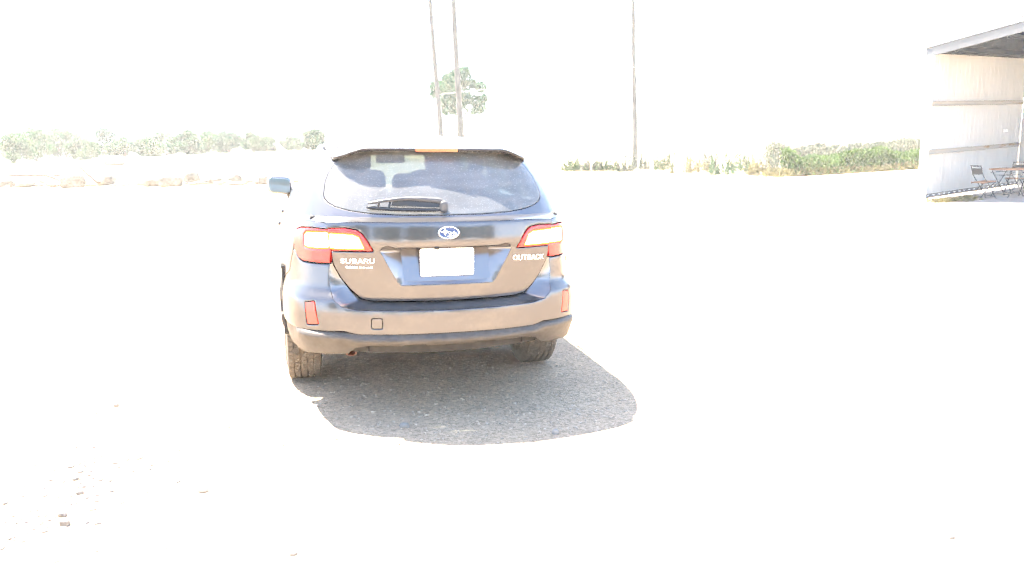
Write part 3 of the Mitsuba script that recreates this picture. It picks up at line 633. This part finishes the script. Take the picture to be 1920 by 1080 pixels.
# roof: ribbed deck falling to the wall, purlins, fascia
RU0, RU1, RT0, RT1 = .08, 9.0, -.16, 4.9
def deck():
    p = ribbed(RU1 - RU0, 1, .20, .035); k = len(p); V, F = [], []
    for off in (0, -.006):
        for t in (RT0, RT1): V.append(sh(RU0 + p[:, 0], np.full(k, t), WALL_H + .065 + ROOF_K * t + p[:, 1] + off))
    V = np.concatenate(V)
    for s_ in (0, 1):
        for b in range(k - 1):
            q = [s_ * 2 * k + b, s_ * 2 * k + b + 1, s_ * 2 * k + k + b + 1, s_ * 2 * k + k + b]; F.append(q[::-1] if s_ else q)
    return tri(V, F)
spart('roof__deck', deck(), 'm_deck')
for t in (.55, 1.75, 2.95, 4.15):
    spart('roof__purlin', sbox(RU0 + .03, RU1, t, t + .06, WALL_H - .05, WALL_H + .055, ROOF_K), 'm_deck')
t0 = RT0 - .02
while t0 < RT1:
    t1 = min(t0 + 1.72, RT1); spart('roof__fascia', sbox(RU0 - .05, RU0 - .012, t0, t1 - .004, WALL_H - .015, WALL_H + .215, ROOF_K), 'm_fascia')
    spart('roof__edge_cap', sbox(RU0 - .07, RU0 + .10, t0, t1 - .004, WALL_H + .222, WALL_H + .245, ROOF_K), 'm_fascia')
    if t1 < RT1 - .1: spart('roof__fascia_joint', sbox(RU0 - .058, RU0 - .053, t1 - .06, t1 + .05, WALL_H - .01, WALL_H + .21, ROOF_K), 'm_fascia')
    t0 = t1
spart('roof__front_fascia', sbox(RU0, RU1, RT1 + .003, RT1 + .04, WALL_H - .015, WALL_H + .215, ROOF_K), 'm_fascia')
put('concrete_slab', sbox(-.12, 8.5, -.30, 4.4, -.30, .0, r=.02), 'm_concrete', label='grey concrete floor under the metal shed', kind='structure')
# folding table and chairs
def place(m, pos, deg):
    m = m.copy(); m.vertices = m.vertices @ rot([0, 0, 1], deg).T + np.asarray(pos); return m
FLOOR = float(SA[2]) + .002
tag('folding_table', 'small round folding table with a reddish brown wooden top under the shed', 'table')
tp, td = (14.02, 21.0, FLOOR), 20
def rods(ps, r=.011): return cat([tube([a, b], r, 6) for a, b in ps])
disc = rbox(.01, .01, .01); th = np.linspace(0, 2 * np.pi, 41)[:-1]
top = trimesh.creation.extrude_polygon(Polygon(np.c_[.45 * np.cos(th), .45 * np.sin(th)]), .022); top.apply_translation([0, 0, .765])
for i in range(6):
    x0, x1 = -.46 + i * .1535, -.46 + (i + 1) * .1535 - .006
    g = Polygon(np.c_[.46 * np.cos(th), .46 * np.sin(th)]).intersection(box(x0, -1, x1, 1)); m = trimesh.creation.extrude_polygon(g, .024); m.apply_translation([0, 0, .776])
    put(num('folding_table__slat'), place(m, tp, td), 'm_wood')
rim_ = lathe([(.462, -.012), (.474, -.012), (.474, .012), (.462, .012), (.462, -.012)], 40); rim_.vertices = rim_.vertices[:, [1, 2, 0]] + [0, 0, .786]
put('folding_table__rim', place(rim_, tp, td), 'm_wood', smooth=30)
for s in (-1, 1):
    y = .27 * s; c = np.linspace(-1, 1, 13)
    put(num('folding_table__leg'), place(cat([tube(np.c_[.30 * c, y + 0 * c, .385 - .37 * c], .012, 6), tube(np.c_[-.30 * c, y * .94 + 0 * c, .385 - .37 * c], .012, 6)]), tp, td), 'm_dark_metal', smooth=30, kind=None)
for q in [((-.20, -.27, .62), (-.20, .27, .62)), ((.20, -.27, .62), (.20, .27, .62)), ((-.23, -.27, .1), (-.23, .27, .1)), ((-.34, -.28, .70), (.34, -.28, .70)), ((-.34, .28, .70), (.34, .28, .70))]: put(num('folding_table__stretcher'), place(rods([q], .009), tp, td), 'm_dark_metal', smooth=30)
def chair(key, pos, deg, label, group=None):
    tag(key, label, 'chair', group)
    for s in (-1, 1):
        y = .20 * s
        put(num(key + '__leg'), place(tube([(.25, y, 0), (.0, y, .40), (-.20, y, .68), (-.27, y, .93)], .013, 6), pos, deg), 'm_dark_metal', smooth=30)
        put(num(key + '__leg'), place(tube([(-.24, y * .9, 0), (.0, y * .9, .30), (.20, y * .9, .45)], .013, 6), pos, deg), 'm_dark_metal', smooth=30)
    for i in range(5): put(num(key + '__seat_slat'), place(rbox(.078, .44, .020, (-.185 + i * .085, 0, .455 + i * .008), .006), pos, deg), 'm_wood')
    for q in [((-.22, -.2, .435), (.22, -.2, .47)), ((-.22, .2, .435), (.22, .2, .47)), ((.19, -.2, .08), (.19, .2, .08)), ((-.19, -.18, .07), (-.19, .18, .07))]: put(num(key + '__stretcher'), place(rods([q], .010), pos, deg), 'm_dark_metal', smooth=30)
    R = rot([0, 1, 0], -15)
    put(key + '__backrest', place(rbox(.014, .385, .17, (-.222, 0, .765), .006, R=None), pos, deg), 'm_dark_metal')
    put(key + '__back_rail', place(rbox(.022, .42, .035, (-.266, 0, .915), .008), pos, deg), 'm_dark_metal')
chair('folding_chair', (13.25, 20.85, FLOOR), 5, 'folding chair with a brown seat left of the round table')
chair('folding_chair_001', (14.62, 21.55, FLOOR), 215, 'folding chair half cut off behind the right of the round table')
# ----------------------------------------------------------------------------- plants
def leaves(n, centers, radii, size, r, flat=.5, aspect=1.8, out=.55):
    """n leaf-shaped faces in clumps, on the outside of each clump more than within"""
    c = r.integers(0, len(centers), n); d = r.normal(size=(n, 3)); d /= np.linalg.norm(d, axis=1, keepdims=True)
    p = np.asarray(centers)[c] + d * np.asarray(radii)[c] * (r.uniform(0, 1, (n, 1)) ** out)
    a = r.normal(size=(n, 3)) + d * .5; a[:, 2] *= flat + .5; a /= np.linalg.norm(a, axis=1, keepdims=True)
    b = np.cross(a, r.normal(size=(n, 3))); b /= np.linalg.norm(b, axis=1, keepdims=True)
    s = size * r.uniform(.6, 1.4, (n, 1)); u, v = a * s * aspect / 2, b * s / 2
    V = np.stack([p - u, p + v - u * .1, p + u, p - v - u * .1], 1).reshape(-1, 3); i = np.arange(n)[:, None] * 4
    return tri(V, np.vstack([i + [0, 1, 2], i + [0, 2, 3]]))
def blobs(n, w, h, r, base=.25, d=None):
    t = r.uniform(0, 1, n); th = r.uniform(0, 2 * np.pi, n); rad = np.sqrt(r.uniform(0, 1, n)) * (.5 * w) * np.sqrt(np.clip(1 - (2 * t - .9) ** 2 * .8, .05, 1)) * .75
    c = np.c_[rad * np.cos(th), rad * np.sin(th) * (d or 1), h * (base + (1 - base) * t * .88)]
    return c, np.full((n, 1), 1.0) * r.uniform(.13, .26, (n, 1)) * min(w, h * 1.4) * [1, 1, .8]
def bush(key, x, y, w, h, mt, label, seed, group=None, n=1500, size=.12, trunk=True, cat_='bush', k=9, base=.15):
    r = np.random.default_rng(seed); z = float(gz(x, y)); c, rad = blobs(k, w, h, r, base)
    tag(key, label, cat_, group)
    put(key + '__crown', tri(*(lambda m: (m.vertices + [x, y, z], m.faces))(leaves(n, c, rad, size, r))), mt)
    st = []
    for q in c[:max(3, k // 2)]:
        m_ = np.array([q[0] * .3, q[1] * .3, q[2] * .5]); st.append(tube([(q[0] * .05, q[1] * .05, -.1), m_, q], [.035 * h / 2.5, .022 * h / 2.5, .008], 5))
    st = cat(st); st.vertices += [x, y, z]; put(key + '__trunk' if cat_ == 'tree' else key + '__stem', st, 'm_trunk', smooth=40)
# far row of bushes and small trees across the left
FAR = [(-48.3, 75, 3.3, 2.5, 'm_leaf_mid', 'far bush at the left edge of the photo'), (-49.3, 80, 3.6, 3.1, 'm_leaf_mid', 'second bush from the left edge in the far row'), (-49.5, 85, 4.3, 3.1, 'm_leaf_pale', 'third bush from the left edge, broad and pale'),
       (-43.4, 78, 3.4, 1.9, 'm_leaf_pale', 'low pale bush left of the tall narrow far tree'), (-49.6, 95, 2.5, 4.0, 'm_leaf_blue', 'tall narrow tree rising above the far row of bushes'), (-42.4, 85, 3.8, 2.1, 'm_leaf_pale', 'low bush just right of the tall narrow far tree'),
       (-41.5, 88, 3.3, 1.9, 'm_leaf_mid', 'lowest bush in the middle of the far left row'), (-41.0, 92, 4.1, 2.6, 'm_leaf_pale', 'pale rounded bush left of the dark square one in the far row'), (-33.3, 80, 2.9, 2.3, 'm_leaf_dark', 'dark square-topped bush in the middle of the far left row'),
       (-33.5, 86, 2.6, 2.3, 'm_leaf_mid', 'green bush touching the dark square-topped one on its right'), (-30.6, 84, 3.4, 2.2, 'm_leaf_blue', 'round bush between two gaps in the far row'), (-26.5, 80, 2.5, 1.9, 'm_leaf_dark', 'dark bush above and left of the car mirror'),
       (-27.5, 88, 2.2, 1.5, 'm_leaf_pale', 'small faint bush above the car mirror'), (-25.3, 90, 2.8, 1.5, 'm_leaf_pale', 'small pale bush left of the car roof in the far row'), (-19.6, 78, 2.3, 1.8, 'm_leaf_dark', 'dark bush partly hidden by the left edge of the car roof')]
for i, (x, y, w, h, mt, lab) in enumerate(FAR):
    bush('bush' if i == 0 else f'bush_{i:03d}', x, y, w * 1.35, h * 1.05, mt, lab, 100 + i, 'far row of bushes on the left', n=6000, size=.15, k=22)
bush('tree', -49.6 + 3, 128, .1, .1, 'm_leaf_blue', 'x', 1) if False else None
def tree(key, x, y, w, h, mt, label, seed, crown0, n=3000, size=.22, k=26, tr=.16):
    r = np.random.default_rng(seed); z = float(gz(x, y)); tag(key, label, 'tree')
    c, rad = blobs(k, w, h - crown0, r, .12); c[:, 2] += crown0; rad *= .62
    m = leaves(n, c, rad, size, r); m.vertices += [x, y, z]; put(key + '__crown', m, mt)
    br = [tube([(0, 0, -.2), (.05, .02, crown0 * .6), (.0, .05, crown0 + (h - crown0) * .5), (.1, 0, h * .93)], [tr, tr * .8, tr * .45, .02], 8)]
    for q in c[::2]:
        a = np.array([0, 0, max(crown0 * .8, q[2] - .35 * np.hypot(q[0], q[1]) - .3)]); br.append(tube([a, (a + q) / 2 + [0, 0, .1], q], [tr * .35, tr * .2, .015], 5))
    b = cat(br); b.vertices += [x, y, z]; put(key + '__trunk', b, 'm_trunk', smooth=40)
tree('tree', -3.95, 70, 6.6, 7.6, 'm_leaf_dark', 'broad tree behind the two utility poles above the car', 31, 3.4, n=6500, k=34)
tree('tree_001', 32.0, 48, 8, 9.2, 'm_leaf_grey', 'pale tree top showing over the shed roof', 33, 3.0, n=3000, k=22)
bush('bush_015', -2.95, 60, 1.0, 2.4, 'm_leaf_blue', 'small dark bush top just above the car roof, right of the poles', 140, n=700, size=.14)
# weeds along the right of the lot
WEEDS = [(3.45, 40.2, 1.0, .75, 'm_weed', 'small weed clump farthest left of the right-hand pole'), (4.35, 40.6, 1.1, .95, 'm_leaf_grey', 'second weed clump left of the right-hand pole'), (5.2, 40.3, 1.5, .8, 'm_weed', 'wide low weed clump left of the right-hand pole'), (6.1, 40.4, 1.2, .55, 'm_leaf_grey', 'lowest weed clump just left of the right-hand pole'),
         (7.4, 42.0, 1.8, 1.2, 'm_leaf_grey', 'grey green weed bush touching the right-hand pole'), (8.6, 41.0, 1.9, 1.5, 'm_weed', 'leafy weed bush right of the right-hand pole'), (9.5, 38.6, 1.7, 1.25, 'm_leaf_dry', 'yellowish weed bush right of the right-hand pole'), (10.6, 40, 1.5, 1.3, 'm_leaf_grey', 'sparse pale weeds between the yellowish bush and the dark one'),
         (10.7, 37.2, 1.9, 1.1, 'm_leaf_pale', 'dark low weed bush in the middle of the right-hand weeds'), (11.9, 38.5, 2.0, 1.7, 'm_weed', 'tall weed bush left of the green crop hedge'), (12.2, 36, 1.7, .9, 'm_leaf_dry', 'low yellow green weeds in front of the tall weed bush'), (13.0, 37.2, 1.9, 1.45, 'm_leaf_grey', 'weed bush touching the left end of the green crop hedge')]
def weed(key, x, y, w, h, mt, label, seed, n=1500, size=.055):
    r = np.random.default_rng(seed); k = 26; st = np.c_[r.normal(size=(k, 2)) * w * .24, h * (.35 + .65 * r.uniform(0, 1, k) ** 1.3)]; z = float(gz(x, y)); tag(key, label, 'weed', 'weeds at the right edge of the lot')
    lean = r.normal(size=(k, 2)) * .14; i = r.integers(0, k, n); t = r.uniform(.08, 1, n) ** .8
    P = np.c_[st[i, :2] + lean[i] * (st[i, 2] * t)[:, None] + r.normal(size=(n, 2)) * .055 * (1.25 - t)[:, None], st[i, 2] * t]
    a = r.normal(size=(n, 3)); a[:, 2] = np.abs(a[:, 2]) * .8 + .25; a /= np.linalg.norm(a, axis=1, keepdims=True); b = np.cross(a, r.normal(size=(n, 3))); b /= np.linalg.norm(b, axis=1, keepdims=True)
    s = size * r.uniform(.5, 1.5, (n, 1)) * (1.2 - .5 * t)[:, None]; u, v = a * s, b * s * .42; V = np.stack([P - u, P + v, P + u, P - v], 1).reshape(-1, 3) + [x, y, z]; j = np.arange(n)[:, None] * 4
    put(key + '__foliage', tri(V, np.vstack([j + [0, 1, 2], j + [0, 2, 3]])), mt)
    m = cat([tube([(q[0], q[1], -.03), (q[0] + e[0] * q[2], q[1] + e[1] * q[2], q[2])], [.009, .004], 4) for q, e in zip(st, lean)]); m.vertices += [x, y, z]; put(key + '__stem', m, 'm_trunk', kind='stuff')
for i, (x, y, w, h, mt, lab) in enumerate(WEEDS):
    weed('weed_clump' if i == 0 else f'weed_clump_{i:03d}', x, y, w, h, mt, lab, 200 + i)
# the green hedge of tall plants, and the pale growth behind it
def band(key, p0, p1, h, wd, mt, label, seed, n, size, cat_='hedge', kind=None, hv=.25):
    r = np.random.default_rng(seed); p0, p1 = np.array(p0, float), np.array(p1, float); L = np.linalg.norm(p1 - p0); e = (p1 - p0) / L; nn = np.array([-e[1], e[0]])
    t = r.uniform(0, 1, n) * L; top = h * (1 - hv + 2 * hv * meshkit.fbm(np.c_[t * 1.3, 0 * t, 0 * t], 3, seed)); zz = top * r.uniform(0, 1, n) ** .75; o = r.normal(size=n) * wd * (1.1 - .6 * zz / h)
    xy = p0 + np.outer(t, e) + np.outer(o, nn); P = np.c_[xy, gz(xy[:, 0], xy[:, 1]) + zz]
    a = r.normal(size=(n, 3)) * [.6, .6, 1] ; a[:, 2] = np.abs(a[:, 2]) + .3; a /= np.linalg.norm(a, axis=1, keepdims=True); b = np.cross(a, r.normal(size=(n, 3))); b /= np.linalg.norm(b, axis=1, keepdims=True)
    s = size * r.uniform(.6, 1.4, (n, 1)); u, v = a * s * 1.3, b * s * .4; V = np.stack([P - u, P + v, P + u, P - v], 1).reshape(-1, 3); i = np.arange(n)[:, None] * 4
    tag(key, label, cat_, None, kind); return put(key + ('__foliage' if not kind else ''), tri(V, np.vstack([i + [0, 1, 2], i + [0, 2, 3]])), mt)
band('hedge', (12.95, 35.2), (20.9, 37.6), 1.0, .40, 'm_leaf_bright', 'bright green hedge of tall plants in a row left of the shed', 51, 9000, .085, hv=.4)
band('pale_grass', (16.2, 47), (30, 47.5), 1.15, .6, 'm_leaf_grey', 'pale hazy growth behind the green hedge', 52, 7000, .11, 'grass', 'stuff', .4)
band('verge', (11.8, 34.6), (20.9, 36.9), .32, .35, 'm_leaf_dry', 'dry grass strip at the foot of the green hedge', 53, 3500, .06, 'grass', 'stuff', .3)
band('tuft', (11.45, 20.15), (13.0, 20.9), .10, .22, 'm_leaf_dry', 'low dry tufts at the corner of the shed floor', 54, 700, .035, 'grass', 'stuff', .4)
# ----------------------------------------------------------------------------- poles and cable
def pole(key, x, y, lean, h, r0, label):
    z = float(gz(x, y)); tag(key, label, 'utility pole', 'bare wooden utility poles')
    zz = np.linspace(-.6, h, 14); rr = r0 * (1 - .040 * zz); w = .012 * np.sin(zz * .7)
    return put(key, tube(np.c_[x + lean * zz + w, y + 0 * zz, z + zz], rr, 14), 'm_pole', smooth=40)
pole('utility_pole', -3.675, 44, -.0211, 13, .155, 'leaning bare pole, leftmost of the two close poles above the car')
pole('utility_pole_001', -2.454, 42, .0005, 13, .185, 'upright bare pole, right one of the two close poles above the car')
pole('utility_pole_002', 7.995, 47, -.0022, 13.5, .165, 'lone bare pole standing in the weeds right of the car')
tt = np.linspace(0, 1, 25)[:, None]; a, b = np.array([-3.83, 43.9, 4.30]), np.array([7.98, 46.85, 5.6])
put('overhead_cable', tube(a + (b - a) * tt - np.array([0, 0, .12]) * 4 * tt * (1 - tt), .012, 5), 'm_cable', smooth=True, label='thin pale cable strung from the left pole to the lone right pole', category='cable')
# white roofed building behind the car, below the broad tree
tag('white_building', 'low white-roofed building behind the car, below the broad tree', 'building')
bz = float(gz(-3.5, 56)); 
def wbox(*a, r=.02): return rbox(a[1] - a[0], a[3] - a[2], a[5] - a[4], ((a[0] + a[1]) / 2, (a[2] + a[3]) / 2, (a[4] + a[5]) / 2), r, 6)
X0, X1, Y0, Y1 = -6.2, -1.15, 55, 62
put('white_building__wall', wbox(X0 + .2, X1 - .2, Y0 + .2, Y1, bz - .3, bz + 1.95), 'm_white_metal')
def roofm():
    p = ribbed(X1 - X0, 1, .3, .03); k = len(p); V, F = [], []
    for off in (0, -.03):
        for y, z in ((Y0 - .2, bz + 1.95), (Y0 + 3.4, bz + 3.28), (Y1 + .2, bz + 1.95)): V.append(np.c_[X0 + p[:, 0], np.full(k, y), z + p[:, 1] + off])
    V = np.concatenate(V)
    for s_ in (0, 1):
        for a_ in range(2):
            for b_ in range(k - 1):
                q = [s_ * 3 * k + a_ * k + b_, s_ * 3 * k + a_ * k + b_ + 1, s_ * 3 * k + (a_ + 1) * k + b_ + 1, s_ * 3 * k + (a_ + 1) * k + b_]; F.append(q[::-1] if s_ else q)
    return tri(V, F)
put('white_building__roof', roofm(), 'm_white_metal')
for i, (x, z) in enumerate(((-3.10, 3.30), (-2.62, 3.62))):
    v = lathe([(.0, .52), (.12, .50), (.24, .40), (.27, .30), (.20, .25), (.09, .24), (.09, -.5), (.0, -.5)], 20); v.vertices = v.vertices[:, [1, 2, 0]] + [x, Y0 + 3.0, bz + z - .12]
    put(num('white_building__roof__vent'), v, 'm_white_metal', smooth=40)
v = tube([(-4.78, Y0 + 3.1, bz + 2.9), (-4.78, Y0 + 3.1, bz + 3.72), (-4.95, Y0 + 3.1, bz + 4.9)], .05, 8); put('white_building__roof__pipe', v, 'm_white_metal', smooth=40)
# ----------------------------------------------------------------------------- rubble across the left of the lot
def rock(w, d, h, seed, sub=2, amp=.35, f=1.6):
    m = trimesh.creation.icosphere(sub, 1.0); v = np.array(m.vertices); n = meshkit.fbm(v * f + seed * 7.1, 3, seed) - .5
    v *= (1 + amp * 2 * n)[:, None]; v = np.sign(v) * np.abs(v) ** .8; v *= [w / 2, d / 2, h / 2]; return tri(v, m.faces)
RUB = [(-18.7, 32.6, 1.0, .8, .75, 'tan rubble block, largest in the left-hand rubble, beside the dark planks'), (-17.6, 33.3, .75, .7, .62, 'tan upright rubble block right of the dark planks'), (-15.3, 31.8, .35, .4, .40, 'small narrow rubble block left of the long tan heap'), (-13.9, 29.9, .95, .6, .42, 'long tan rubble heap in the middle of the left rubble, left half'),
       (-13.0, 29.2, .95, .6, .55, 'long tan rubble heap in the middle of the left rubble, right half'), (-12.7, 30.5, .6, .5, .75, 'pale rubble block standing behind the long tan heap'), (-11.5, 29.8, .5, .5, .35, 'first small pale stone right of the long tan heap'), (-10.9, 30.2, .55, .5, .45, 'second small pale stone right of the long tan heap'), (-8.95, 27.8, .42, .4, .42, 'pale stone just left of the car mirror'),
       (-22.6, 36.0, 1.2, .9, .45, 'brown rubble lump left of the dark planks'), (-24.6, 36.6, 1.3, 1.0, .5, 'brown rubble lump at the left edge of the lot'), (-30.4, 59, 1.5, 1.0, .8, 'lone dark lump far behind the left rubble')]
for i, (x, y, w, d, h, lab) in enumerate(RUB):
    m = rock(w, d, h, i + 1); m.vertices += [x, y, float(gz(x, y)) + h * .32]; put('rubble_block' if i == 0 else f'rubble_block_{i:03d}', m, 'm_rubble', smooth=50, label=lab, category='rubble', group='rubble across the left of the lot')
r = np.random.default_rng(77); n = 260
P = np.c_[r.uniform(0, 1, n)]; P = np.c_[-26 + 17.5 * P[:, 0] + r.normal(size=n) * .4, 38.2 - 9.6 * P[:, 0] + r.normal(size=n) * .5]; ms = []
for j in range(n):
    w = r.uniform(.10, .34); m = rock(w * r.uniform(1, 1.8), w, w * r.uniform(.4, .9), 300 + j, 1); m.vertices += [P[j, 0], P[j, 1], float(gz(P[j, 0], P[j, 1])) + w * .12]; ms.append(m)
put('rubble_scatter', cat(ms), 'm_rubble', label='low scatter of small broken rubble round the larger blocks on the left', category='rubble', kind='stuff')
PLK = [((-20.6, 34.0, .62), (-19.4, 33.6, .40), 'dark plank lying left of the largest tan rubble block'), ((-17.9, 32.0, .95), (-17.1, 31.7, .45), 'dark plank leaning against the right of the largest tan rubble block'), ((-25.0, 38.2, .62), (-21.6, 37.6, .66), 'long dark plank on the brown lumps at the far left'), ((-20.0, 32.5, .48), (-18.9, 31.5, .40), 'pale grey plank end in front of the dark planks')]
for i, (p, q, lab) in enumerate(PLK):
    p, q = np.array(p), np.array(q); p[2] += .30; q[2] += .12; d = q - p; L = np.linalg.norm(d); ex = d / L; ez = np.array([0, 0, 1.0]) - ex[2] * ex; ez /= np.linalg.norm(ez); ey = np.cross(ez, ex)
    m = rbox(L, .22, .09, (0, 0, 0), .015, 6, np.c_[ex, ey, ez]); m.vertices += (p + q) / 2; put('plank' if i == 0 else f'plank_{i:03d}', m, 'm_plank', label=lab, category='plank', group='planks in the left rubble')
for i, (p, q, w, lab) in enumerate([((6.75, 37.6), (6.45, 33.6), .45, 'thin grey sheet of debris on the ground below the lone pole'), ((6.40, 32.2), (6.35, 29.0), .40, 'thin grey sheet of debris on the ground nearer than the other')]):
    t = np.linspace(0, 1, 14); p, q = np.array(p), np.array(q); c = p + np.outer(t, q - p); hh = .05 + .16 * np.sin(np.pi * t) * (1 + .3 * np.sin(9 * t)); z = gz(c[:, 0], c[:, 1])
    wv = w * np.sin(np.pi * np.clip(t, .03, .97)) ** .7
    A_ = np.c_[c[:, 0] - wv, c[:, 1], z + .01]; B_ = np.c_[c[:, 0] - .2 * wv, c[:, 1] , z + hh]; C_ = np.c_[c[:, 0] + wv, c[:, 1], z + .01]
    m = cat([loft(A_, B_, 3), loft(B_, C_, 3)]); put('debris_sheet' if i == 0 else f'debris_sheet_{i:03d}', m, 'm_stone', smooth=30, label=lab, category='debris')
# ----------------------------------------------------------------------------- stones and gravel
ST = [(-1.41, 3.09, .045, .017, 'flat stone lying alone left of the car shadow'), (-.87, 2.58, .030, .012, 'flat stone at the bottom of the photo below the car'), (-1.84, 2.78, .036, .022, 'largest rounded stone of the stone patch at bottom left'), (-1.89, 2.85, .034, .016, 'dark stone just above the largest one at bottom left'), (-2.03, 3.19, .030, .012, 'long stone at the top right of the bottom left stone patch'), (-1.93, 3.05, .028, .014, 'stone left of the middle in the bottom left stone patch'),
      (-2.32, 4.13, .03, .02, 'small upright stone left of the car shadow'), (.20, 3.78, .035, .022, 'pale stone on the near edge of the car shadow'), (-.62, 3.86, .055, .022, 'dark stone inside the car shadow'), (1.71, 2.72, .025, .015, 'small stone at bottom right')]
for i, (x, y, w, h, lab) in enumerate(ST):
    w, h = w * .78, h * .8; m = rock(w * 1.35, w, h * 1.9, 40 + i, 2, .3); m.vertices += [x, y, float(ground_z(x, y)) + h * .45]; put('stone' if i == 0 else f'stone_{i:03d}', m, 'm_stone', smooth=45, label=lab, category='stone', group='larger stones on the near ground')
def pebbles_(P, S, r): 
    S = np.asarray(S); b = trimesh.creation.icosphere(1, 1.0); v0, f0 = np.array(b.vertices), b.faces; n, k = len(P), len(v0)
    sc = np.c_[np.ones(n), r.uniform(.6, 1, n), r.uniform(.35, .75, n)] * S[:, None]
    V = v0[None] * (1 + .16 * r.normal(size=(n, k, 1)).clip(-1.5, 1.5)) * sc[:, None]
    th = r.uniform(0, 2 * np.pi, n); c, s = np.cos(th)[:, None], np.sin(th)[:, None]; x = V[..., 0] * c - V[..., 1] * s; y = V[..., 0] * s + V[..., 1] * c; V[..., 0], V[..., 1] = x, y
    V += np.c_[P, ground_z(P[:, 0], P[:, 1]) + S * .12][:, None]
    return tri(V.reshape(-1, 3), (f0[None] + (np.arange(n) * k)[:, None, None]).reshape(-1, 3))
r = np.random.default_rng(90); n = 5500
P = np.c_[r.uniform(-1.5, .95, n), r.uniform(3.5, 6.2, n)]; S = .003 + .007 * r.uniform(0, 1, n) ** 3.6
put('gravel', pebbles_(P, S, r), 'm_stone_pale', smooth=True, label='fine loose gravel strewn over the near ground', category='gravel', kind='stuff')
n = 750; P = np.vstack([r.normal(size=(n, 2)) * [.16, .30] + [-1.98, 3.0], r.normal(size=(90, 2)) * [.5, .7] + [-2.6, 4.2], np.c_[r.uniform(-3, -.8, 40), r.uniform(2.3, 6, 40)]])
S = .004 + .009 * r.uniform(0, 1, len(P)) ** 3
put('loose_stones', pebbles_(P, S, r), 'm_stone', smooth=40, label='small loose stones scattered at bottom left', category='stones', kind='stuff')

# tall trees behind the viewer: the car's paint and mirror show them
for i, (x, y, w, h) in enumerate([(-16, -17, 8, 7.5), (-8.5, -19, 8, 8.5), (-1.5, -17, 7, 7), (5.5, -20, 8, 8.5), (12.5, -18, 8, 7), (20, -18, 9, 8.5)]):
    tree(f'tree_{i + 2:03d}', x, y, w, h, 'm_leaf_dark', 'tall tree behind the viewer, seen only reflected in the car', 60 + i, 1.8, n=2600, size=.5, k=30, tr=.22); tag(f'tree_{i + 2:03d}', group='trees behind the viewer')
# ----------------------------------------------------------------------------- dusty, sunlit air round everything
mat('m_air_wall', {'type': 'null'})
scene['haze'] = {'type': 'cube', 'to_world': T().translate([0, 200, 6.5]).scale([710, 610, 8.5]), 'bsdf': {'type': 'ref', 'id': 'm_air_wall'}, 'interior': {'type': 'ref', 'id': 'air'}}
tag('haze', 'thin sunlit haze over the whole lot', kind='stuff')
